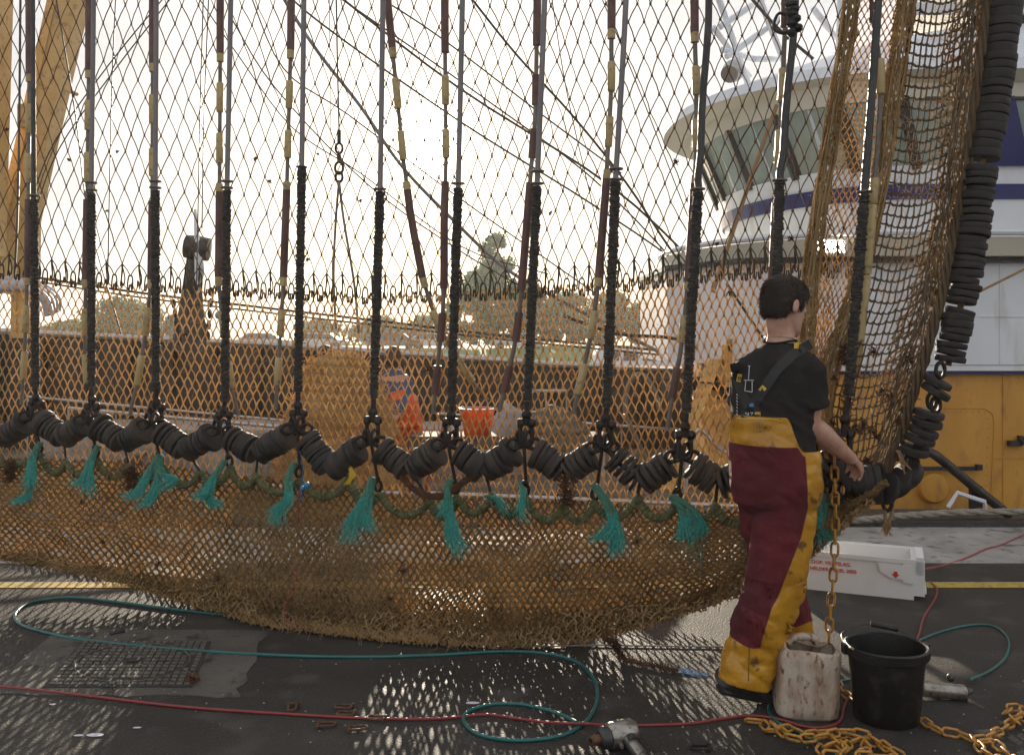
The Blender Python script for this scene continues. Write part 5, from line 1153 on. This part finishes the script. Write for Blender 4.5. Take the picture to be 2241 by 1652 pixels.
stroke([(1632, 902), (1632, 910)]); stroke([(1632, 902), (1638, 910)]); stroke([(1638, 902), (1638, 910)]); stroke([(1642, 903), (1648, 903)]); stroke([(1648, 903), (1642, 910)]); stroke([(1642, 910), (1648, 910)])
b.build('white_print', m_white, man, False)
b = MB(); strap(b, [(1640, 886), (1650, 886)], 8); b.build('blue_buckle', m_blue, man, False)
b = MB(); strap(b, [(1612, 915), (1690, 917), (1712, 922)], 2.2); b.build('bib_seam', m_ylabel, man, False)
b = MB(); strap(b, [(1652, 906), (1664, 906)], 9); b.build('bib_loop', m_ylabel, man, False)
b = MB()
for pt in ([(1652, 921), (1670, 921)], [(1670, 921), (1670, 941)], [(1670, 941), (1654, 941)], [(1652, 921), (1654, 941)]): strap(b, pt, 1.3)
for x in (1658, 1665): strap(b, [(x+2, 925), (x-2, 928)], 1.4); strap(b, [(x-2, 928), (x+2, 933)], 1.4); strap(b, [(x+2, 933), (x-2, 937)], 1.4)
b.build('bib_emblem', m_mast, man, False)
# boots
def boot(heel, toe, an, lift):
    b = MB(); d = (toe-heel); d.z = 0; d.normalize(); s = d.cross(Zv)
    L_ = .30; b.tube([an+Vector((0, 0, .02)), an, heel.lerp(toe, .18)+Vector((0, 0, .075+lift*.8)), heel.lerp(toe, .45)+Vector((0, 0, .065+lift*.5)), heel.lerp(toe, .75)+Vector((0, 0, .05)), heel.lerp(toe, .93)+Vector((0, 0, .042))], [.068, .066, .062, .058, .052, .035], 16)
    b.loft([(heel.lerp(toe, t)+Vector((0, 0, .016+lift*max(0, 1-t)**1.3)), s*w2, Vector((0, 0, .017))) for t, w2 in ((-.02, .02), (.04, .038), (.25, .042), (.5, .044), (.75, .052), (.93, .042), (1.03, .018))], 12, sq=.6)
    remeshed(b, 'boot', m_boot, man, .006, 2, lambda c, n: .003*mnoise.noise(c*25))
boot(C(1578, 1540, 3.78)*1, Vector((C(1692, 1540, 3.86).x, 3.86, 0)), C(1630, 1478, 3.80), .05) if 0 else boot(Vector((C(1572, 0, 3.80).x, 3.80, 0)), Vector((C(1694, 0, 3.84).x, 3.84, 0)), C(1628, 1480, 3.80), .055)
boot(Vector((C(1715, 0, 4.05).x, 4.05, 0)), Vector((C(1805, 0, 4.2).x, 4.2, 0)), C(1744, 1462, 4.08), .0)

# ------------------------------------------------------------------ hoses, cords and chains on the quay
def gpath(pts, h): return [G(x, y, h) for x, y in pts]
def hose(name, pts, r, mat, label, cat, n=8):
    b = MB(); b.tube(smooth([G(p[0], p[1], p[2] if len(p) > 2 else r) for p in pts], n), r, 10); return b.build(name, mat, None, label=label, cat=cat)
hose('air_hose', [(620, 1362), (560, 1352), (400, 1335), (250, 1316), (150, 1307), (70, 1318), (34, 1342), (46, 1366), (110, 1386), (200, 1402), (400, 1421), (600, 1433), (780, 1437), (950, 1433), (1100, 1425), (1200, 1430), (1262, 1448), (1297, 1480), (1308, 1520), (1298, 1555), (1278, 1582),
   (1240, 1605), (1190, 1616), (1120, 1619), (1050, 1607), (1016, 1580), (1025, 1556), (1080, 1540), (1150, 1542), (1215, 1558, .02), (1262, 1579, .03)], .0078, m_hose, 'teal air hose looping from under the net past the manhole to the front impact wrench', 'hose')
hose('air_hose', [(1905, 1655), (1840, 1652), (1765, 1610), (1700, 1578), (1682, 1552), (1700, 1530), (1780, 1500), (1850, 1488), (1900, 1478), (1940, 1450), (1985, 1415), (2050, 1385), (2120, 1368), (2175, 1370), (2206, 1398), (2202, 1435), (2170, 1465), (2122, 1487, .03)], .006, m_hose, 'thin teal hose looping behind the black bucket to the second wrench', 'hose')
hose('red_hose', [(-60, 1497), (60, 1507), (200, 1523), (400, 1546), (600, 1560), (800, 1571), (950, 1572), (1060, 1563), (1120, 1570), (1200, 1580, .022), (1280, 1583, .022), (1350, 1587), (1500, 1583), (1580, 1572), (1640, 1565), (1700, 1572), (1760, 1589), (1800, 1591), (1838, 1578), (1850, 1540), (1880, 1500), (1930, 1470), (1985, 1425), (2010, 1392), (2022, 1350), (2046, 1310), (2050, 1288), (2035, 1272)], .0062, m_redhose, 'dark red hose lying across the foreground and round the cut jug', 'hose')
b = MB(); b.tube(smooth([P(2020, 1245, 5.4), G(2060, 1238, .01), G(2110, 1222, .01), G(2160, 1200, .01), G(2200, 1188, .01), G(2300, 1140, .01)], 6), .0062, 8); b.build('pink_cord', m_pinkcord, None, label='pinkish red cord running from the fish crate over the pale quay edge', cat='cord')
# rod with hook
t = MB(); t.tube(smooth([G(1105, 1392, .03), G(1080, 1402, .012), G(1066, 1413, .008), G(1085, 1418, .006), G(1150, 1415, .006), G(1300, 1411, .006)], 6)+[G(1590, 1415, .006), G(1640, 1416, .006)], .0038, 6); t.build('hooked_rod', m_tool, None, label='thin bright metal rod with hooked end lying along the net hem', cat='rod')
# torn rope from the hem
b = MB(); pp = smooth([G(1325, 1400, .12), G(1345, 1405, .1), G(1352, 1425, .03), G(1372, 1445, .012), G(1420, 1455, .01), G(1455, 1462, .012), G(1480, 1468, .01)], 7)
for k in range(3): b.tube([p+Vector((math.cos(i*.7+k*2)*.009, math.sin(i*.7+k*2)*.009, .004)) for i, p in enumerate(pp)], [.011*(1-.7*i/len(pp)) for i in range(len(pp))], 6)
for k in range(420): i = random.randint(0, len(pp)-1); p = pp[i]; b.tube([p, p+rv(.025), p+rv(.05)+Vector((0, 0, .01))], .0008, 3, False)
b.build('torn_rope', m_weed, None, label='dark frayed rope end trailing from the net hem onto the asphalt', cat='rope')
b = MB()
for k in range(10): b.tube(smooth([G(1455+random.uniform(-6, 6), 1462, .01), G(1490+random.uniform(-10, 10), 1466+random.uniform(-4, 4), .008), G(1545+random.uniform(-20, 20), 1478+random.uniform(-4, 4), .004)], 4), .0012, 4)
b.build('blue_threads', m_blue, None, label='frayed blue threads at the end of the torn rope', cat='threads')
# chain links
def link_mesh(L_, W_, r):
    b = MB(); pts = []; h = L_/2-W_/2; n_ = 8
    for i in range(n_+1): a = math.pi*i/n_; pts.append(Vector((math.cos(a)*(W_/2-r), h+math.sin(a)*(W_/2-r), 0)))
    for i in range(n_+1): a = math.pi+math.pi*i/n_; pts.append(Vector((math.cos(a)*(W_/2-r), -h+math.sin(a)*(W_/2-r), 0)))
    pts.append(pts[0]); b.tube(pts, r, 7, False)
    me = bpy.data.meshes.new('chain_link'); me.from_pydata(b.v, [], b.f); me.materials.append(m_chain); me.polygons.foreach_set('use_smooth', [True]*len(me.polygons)); return me
LM = link_mesh(.074, .040, .0055)
def chain(path, label, pitch=.058, flat=False, group=None, par=None):
    t = par or empty('yellow_chain', path[0], label, 'chain', 'yellow chains')
    cum = [0]
    for a, c in zip(path, path[1:]): cum.append(cum[-1]+(c-a).length)
    s = pitch/2; k = 0
    while s < cum[-1]:
        i = max(j for j in range(len(cum)-1) if cum[j] <= s); p = path[i].lerp(path[i+1], (s-cum[i])/max(1e-6, cum[i+1]-cum[i])); d = (path[i+1]-path[i]).normalized()
        up = Vector((0, -1, .0)) if abs(d.z) > .7 else Vector((0, 0, 1))
        x = d.cross(up).normalized(); z = x.cross(d)
        m = Matrix((x, d, z)).transposed(); ang = (R(45) if k % 2 else R(-45)) if flat else (R(20) if k % 2 else R(110))
        m = m@Matrix.Rotation(ang+random.uniform(-.25, .25), 3, 'Y')
        o = bpy.data.objects.new('chain_link', LM); sc.collection.objects.link(o); o.parent = t; o.rotation_mode = 'QUATERNION'; o.rotation_quaternion = m.to_quaternion(); o.location = p-wloc(t)
        s += pitch; k += 1
    return t
chain(smooth([P(1826, 995, 3.98), P(1828, 1150, 3.98), P(1824, 1250, 3.98), P(1816, 1350, 3.98), P(1811, 1440, 3.98), P(1809, 1495, 3.98)], 10), 'yellow chain hanging straight down beside the fisherman hand', .056)
gh = .016
ch = chain(smooth(gpath([(1828, 1462), (1832, 1490), (1848, 1515), (1872, 1535), (1890, 1560), (1960, 1580), (2012, 1574), (2050, 1595), (2100, 1606), (2140, 1618), (2185, 1600), (2215, 1580), (2260, 1560)], gh), 6), 'yellow chain running from behind the bucket to the right edge', .058, True)
chain(smooth(gpath([(2128, 1612), (2150, 1640), (2200, 1668), (2215, 1660), (2175, 1625), (2140, 1622)], gh+.01), 6), '', .058, True, par=ch)
chain(smooth(gpath([(2200, 1560), (2215, 1548), (2240, 1552), (2220, 1570), (2235, 1585)], gh+.012), 5), '', .058, True, par=ch)
ch = chain(smooth(gpath([(1632, 1575), (1665, 1580), (1690, 1598), (1730, 1592), (1770, 1606), (1810, 1600), (1850, 1608), (1890, 1618), (1930, 1632), (1985, 1660)], gh), 6), 'tangled yellow chain heaped on the asphalt before the cut jug and bucket', .058, True)
chain(smooth(gpath([(1822, 1612), (1850, 1640), (1830, 1625), (1795, 1640), (1830, 1650), (1870, 1620), (1900, 1640), (1880, 1652), (1940, 1655), (1990, 1672)], gh+.014), 6), '', .058, True, par=ch)
chain(smooth(gpath([(1690, 1580), (1730, 1612), (1790, 1612), (1850, 1600), (1905, 1612), (1960, 1650)], gh+.02), 6), '', .058, True, par=ch)

# small rusty shackles
def usk(x, y, rot, label, mat=m_rust):
    c = G(x, y, .012); t = empty('rusty_shackle', c, label, 'shackle', 'small shackles scattered on the asphalt')
    m = Matrix.Rotation(rot, 3, 'Z'); b = MB()
    pts = [Vector((-.026, .016, 0))]+[Vector((.026+.016*math.cos(a), .016*math.sin(a), 0)) for a in [math.pi/2-math.pi*i/8 for i in range(9)]]+[Vector((-.026, -.016, 0))]
    b.tube([c+m@p for p in pts], .0055, 7)
    for s in (-1, 1): b.ball(c+m@Vector((-.027, s*.016, 0)), .010, 7)
    b.build('bow', mat, t); b = MB(); b.tube([c+m@Vector((-.028, -.028, 0)), c+m@Vector((-.028, .028, 0))], .0055, 7); b.build('pin', mat, t)
usk(640, 1545, R(-80), 'rusty shackle lying alone above the red hose, farthest left'); usk(755, 1545, R(175), 'rusty shackle, upper of the close pair above the red hose'); usk(760, 1560, R(178), 'rusty shackle, lower of the close pair touching the red hose')
usk(712, 1584, R(5), 'dull shackle just below the red hose, left one of two'); usk(780, 1592, R(10), 'rusty shackle just below the red hose, right one of two'); usk(826, 1570, R(170), 'rusty shackle partly under the red hose'); usk(1535, 1634, R(175), 'black shackle alone right of the impact wrench', m_steel)
b = MB(); q = G(240, 1386, .012); b.tube([q, G(272, 1379, .012)], .010, 8); b.build('black_pin', m_tooldk, None, label='small black rubber pin lying above the manhole inside the teal hose loop', cat='pin')
b = MB(); c = G(422, 1484, .02)
for k in range(70): b.tube([c+rv(.015), c+rv(.03)], .003, 3)
b.build('rust_tuft', m_rust, None, label='small orange-brown tuft of fibre on the manhole cover', cat='tuft')

# impact wrench
def wrench(o, ang, label, sc_=1.0, big=True, tilt=0):
    t = empty('impact_wrench', o, label, 'tool'); ca, sa = math.cos(ang), math.sin(ang); U = Vector((ca, sa, 0)); V = Vector((-sa, ca, 0))
    def q(u, v, z): return o+(U*u+V*v)*sc_+Vector((0, 0, z*sc_))
    b = MB(); b.loft([(q(0, 0, .052), V*(r1*sc_), Vector((0, 0, r1*sc_*1.0)))if 0 else (q(u, 0, .052), V*(r1*sc_), Vector((0, 0, r1*sc_))) for u, r1 in ((-.005, .02), (.0, .038), (.015, .048), (.06, .052), (.11, .050), (.125, .042), (.128, .03))], 24); b.build('motor_housing', m_tool, t)
    b = MB(); b.loft([(q(u, 0, .052), V*(r1*sc_), Vector((0, 0, r1*sc_))) for u, r1 in ((.125, .036), (.13, .044), (.155, .040), (.165, .028))], 20); b.build('rubber_nose', m_tooldk, t)
    b = MB(); b.loft([(q(u, 0, .052), V*(r1*sc_), Vector((0, 0, r1*sc_))) for u, r1 in ((.163, .020), (.20, .020), (.203, .016), (.203, .01), (.18, .01))], 14); b.build('socket', m_rust, t)
    b = MB(); b.loft([(q(.055+.02*k, .03+.125*k, .045-.018*k), U*(.026*(1-.15*k)*sc_), Vector((0, 0, .024*(1-.1*k)*sc_))) for k in (0, .25, .5, .75, 1)], 18, sq=.75); b.build('handle', m_tool, t)
    b = MB(); b.loft([(q(.075+.008*k, .155+.05*k, .027), U*(.016*sc_), Vector((0, 0, .016*sc_))) for k in (0, .5, 1)], 10); b.tube([q(.1, .05, .04), q(.11, .075, .038)], .008, 6); b.build('hose_coupling', m_tool, t)
    b = MB(); b.tube([q(.052, .052, .046), q(.058, .08, .043)], .0275*sc_, 16); b.build('grip_band', m_tooldk, t)
wrench(G(1388, 1626), R(208), 'metal air impact wrench with rusty socket at the end of the teal hose, front centre', .98)
wrench(G(2010, 1520)+Vector((.03, .02, 0)), R(92), 'metal air wrench lying half hidden behind the black bucket', .95) if 0 else None
t = empty('air_wrench', G(2070, 1515), 'worn metal air tool handle poking out right of the black bucket', 'tool')
b = MB(); a0 = G(2010, 1505, .04); a1 = G(2112, 1515, .03); s = (a1-a0).normalized().cross(Zv); b.loft([(a0.lerp(a1, k), s*.034, Vector((0, 0, .03))) for k in (0, .25, .5, .8, .97, 1)], 18, sq=.7); b.build('handle', m_tool, t)
b = MB(); b.lathe(a0+Vector((-.05, 0, .01)), [(.03, -.06), (.05, -.05), (.052, .05), (.04, .06)], 20, (1, .1, 0)); b.build('motor_housing', m_tool, t)
b = MB(); b.lathe(a1+Vector((.005, 0, 0)), [(.014, -.005), (.014, .02), (.009, .03)], 12, (1, .3, .2)); b.ball(G(2080, 1482, .05), .018, 8); b.build('hose_coupling', m_tooldk, t)

# bucket
c = G(1940, 1572); c.z = 0; bu = empty('bucket', c, 'black plastic bucket with wire handle standing on the asphalt', 'bucket')
b = MB(); k = .168; b.loft([((c.x, c.y, z), (r, 0, 0), (0, r*.92, 0)) for r, z in ((.120, 0), (.127, .008), (.150, .26), (.158, .262), (.166, .266), (.168, .30), (.160, .306), (.152, .302), (.148, .27), (.122, .02), (.001, .018))], 44); b.build('body', m_bucket, bu)
b = MB(); b.tube(smooth([(c.x-.165, c.y+.02, .295), (c.x-.14, c.y+.11, .315), (c.x-.04, c.y+.165, .33), (c.x+.06, c.y+.16, .325), (c.x+.14, c.y+.09, .31), (c.x+.165, c.y+.0, .29)], 6), .0025, 6); b.build('wire_handle', m_tooldk, bu)
b = MB(); b.tube([(c.x+.0, c.y+.165, .335), (c.x+.105, c.y+.135, .322)], .012, 10); b.build('handle_grip', m_bucket, bu)
b = MB()
for s in (-1, 1): b.box((c.x+s*.166, c.y+.01, .285), (.02, .035, .04))
b.build('handle_lug', m_bucket, bu, False)
t = empty('frayed_rope_end', P(1935, 1100, 4.05), 'pair of frayed tan rope ends hanging under the lowest right rubber discs', 'rope')
for x0, x1 in ((1930, 1938), (1955, 1944)):
    b = MB(); pts = smooth([P(x0, 1092, 4.05), P(lerp(x0, x1, .5)+3, 1120, 4.05), P(x1, 1148, 4.05)], 6); b.tube(pts, [.008]*(len(pts)-1)+[.005], 6)
    for k in range(40): b.tube([pts[-3]+rv(.004), pts[-1]+rv(.012)+Vector((0, 0, -.01)), pts[-1]+rv(.025)+Vector((0, 0, -.03))], .0011, 3, False)
    b.build('strand', m_lrope, t)
b = MB()
for k in range(6): b.tube(smooth([P(1965+random.uniform(-5, 5), 985, 4.05), P(1975+random.uniform(-6, 6), 1010, 4.03), P(1985+random.uniform(-8, 14), 1035+random.uniform(-8, 12), 4.03)], 4), .0025, 4)
b.build('loose_rope_yarns', m_lrope, None, label='loose tan rope yarns dangling beside the short disc stack on the right', cat='rope yarns')
# cut jug
c = G(1762, 1558); jg = empty('cut_jug', (c.x, c.y, 0), 'stained off-white plastic jug with its top cut off, standing before the fisherman boots', 'jug')
b = MB(); n_ = 48; sec_ = []
def ringj(z, rx, ry, wv=0, rot=R(-8)):
    o = []
    for a in range(n_):
        an = 2*math.pi*a/n_; cu = math.copysign(abs(math.cos(an))**.55, math.cos(an)); sv_ = math.copysign(abs(math.sin(an))**.55, math.sin(an))
        q = 1+.02*math.cos(an*8+1)*(1 if z > .03 else 0); x = cu*rx*q; y = sv_*ry*q
        zz = z+wv*(.018*math.cos(an*2+.6)+.012*math.sin(an*3)-.02*cu); o.append(Vector((c.x+x*math.cos(rot)-y*math.sin(rot)+.012*(z/.29), c.y+x*math.sin(rot)+y*math.cos(rot), zz)))
    return o
rings = [ringj(.0, .112, .085), ringj(.01, .124, .095), ringj(.05, .128, .10), ringj(.12, .126, .098), ringj(.18, .123, .096), ringj(.235, .128, .10), ringj(.265, .124, .097), ringj(.283, .108, .084, 1), ringj(.283, .104, .080, 1), ringj(.262, .118, .091), ringj(.02, .118, .09), ringj(.012, .02, .02)]
vs = [p for r_ in rings for p in r_]; fs = [(i*n_+a, i*n_+(a+1) % n_, (i+1)*n_+(a+1) % n_, (i+1)*n_+a) for i in range(len(rings)-1) for a in range(n_)]+[tuple(range(n_))[::-1], tuple((len(rings)-1)*n_+a for a in range(n_))]
b.add(vs, fs); b.build('body', m_jug, jg)
b = MB(); b.tube(smooth([(c.x-.07, c.y+.02, .28), (c.x-.02, c.y+.03, .305), (c.x+.05, c.y+.04, .295), (c.x+.06, c.y+.05, .27)], 5), [.016]*16, 10); b.build('handle', m_jug, jg)
# fish crate
cr0 = G(2000, 1313); ang = math.atan2(.36, -1)   # long side runs left and away
cr0.z = 0; U = Vector((-1, .42, 0)).normalized(); V = Vector((.42, 1, 0)).normalized()*1.0
ct = empty('fish_crate', cr0+U*.38+V*.2, 'white plastic fish crate with red lettering standing on the yellow line', 'crate')
CL, CW, CH = .80, .34, .235; th = .014
def q(u, v, z): return cr0+U*u+V*v+Vector((0, 0, z))
b = MB()
def bx(u0, u1, v0, v1, z0, z1, fl=0): b.add([q(u, v, z) for z in (z0, z1) for v in (v0, v1) for u in (u0, u1)], [(0, 2, 3, 1), (4, 5, 7, 6), (0, 1, 5, 4), (2, 6, 7, 3), (0, 4, 6, 2), (1, 3, 7, 5)])
bx(.0, CL, 0, th, .0, CH); bx(0, CL, CW-th, CW, 0, CH); bx(0, th, th, CW-th, 0.0, CH); bx(CL-th, CL, th, CW-th, 0, CH); bx(th, CL-th, th, CW-th, .02, .035)
b.build('box_body', m_crate, ct, False)
b = MB(); bx(-.012, CL+.012, -.012, .0, CH-.02, CH+.006); bx(-.012, CL+.012, CW, CW+.012, CH-.02, CH+.006); bx(-.012, 0, 0, CW, CH-.055, CH+.004); bx(CL, CL+.012, 0, CW, CH-.055, CH+.004)
bx(-.07, -.012, .03, CW-.03, .035, .055); bx(-.055, -.012, .02, CW-.02, CH-.09, CH+.015); bx(.0, .06, -.014, -.003, .10, CH-.021); b.build('rim', m_crate, ct, False)
b = MB(); bx(-.06, 0, .02, .07, .02, CH-.01); b.build('end_rib', m_crate, ct, False)
b = MB(); bx(-.06, 0, CW-.07, CW-.02, .02, CH-.01); b.build('end_rib', m_crate, ct, False)
b = MB(); b.prism([(.02, CH-.03), (.20, CH-.03), (.185, CH-.08), (.12, CH-.115), (.04, CH-.115)], q(0, -.016, 0), U, Zv, V*.012) ; b.build('end_label_panel', m_crate, ct, False)
b = MB(); addtext(b, 'COOP. VISAFSLAG.', .030, q(.60, -.0015, .165), -U, Zv, -V, .002); addtext(b, 'DEN HELDER-TEXEL 2005', .030, q(.655, -.0015, .125), -U, Zv, -V, .002); b.build('red_lettering', m_red, ct, False)
b = MB(); b.prism([(-.010, .022), (.010, .022), (.010, .006), (.022, .006), (0, -.018), (-.022, .006), (-.010, .006)], q(.10, -.0165, .142), -U, Zv, -V*.002); b.build('red_arrow', m_red, ct, False)
# tiny litter and splashes
b = MB()
for k in range(170):
    p = G(random.uniform(0, 2241), random.uniform(1420, 1652), .003); s = random.uniform(.002, .006); b.add([p+Vector((s, 0, 0)), p+Vector((0, s*.7, 0)), p+Vector((-s, 0, 0)), p+Vector((0, -s*.8, 0)), p+Vector((0, 0, s))], [(0, 1, 4), (1, 2, 4), (2, 3, 4), (3, 0, 4)])
b.build('grit', m_conc, None, False, label='scattered grit and crumbs on the asphalt', cat='grit', kind='stuff')
b = MB()
for x, y, w_ in ((172, 1608, .02), (208, 1607, .035), (300, 1591, .018), (1035, 1537, .03), (115, 1540, .015)): b.add([G(x, y, .004)+Vector((math.cos(a)*w_, math.sin(a)*w_*.45, 0)) for a in [i*.7 for i in range(9)]], [tuple(range(9))])
b.build('paint_splashes', m_white, None, False, label='small white splashes on the dark asphalt', cat='splashes', kind='stuff')
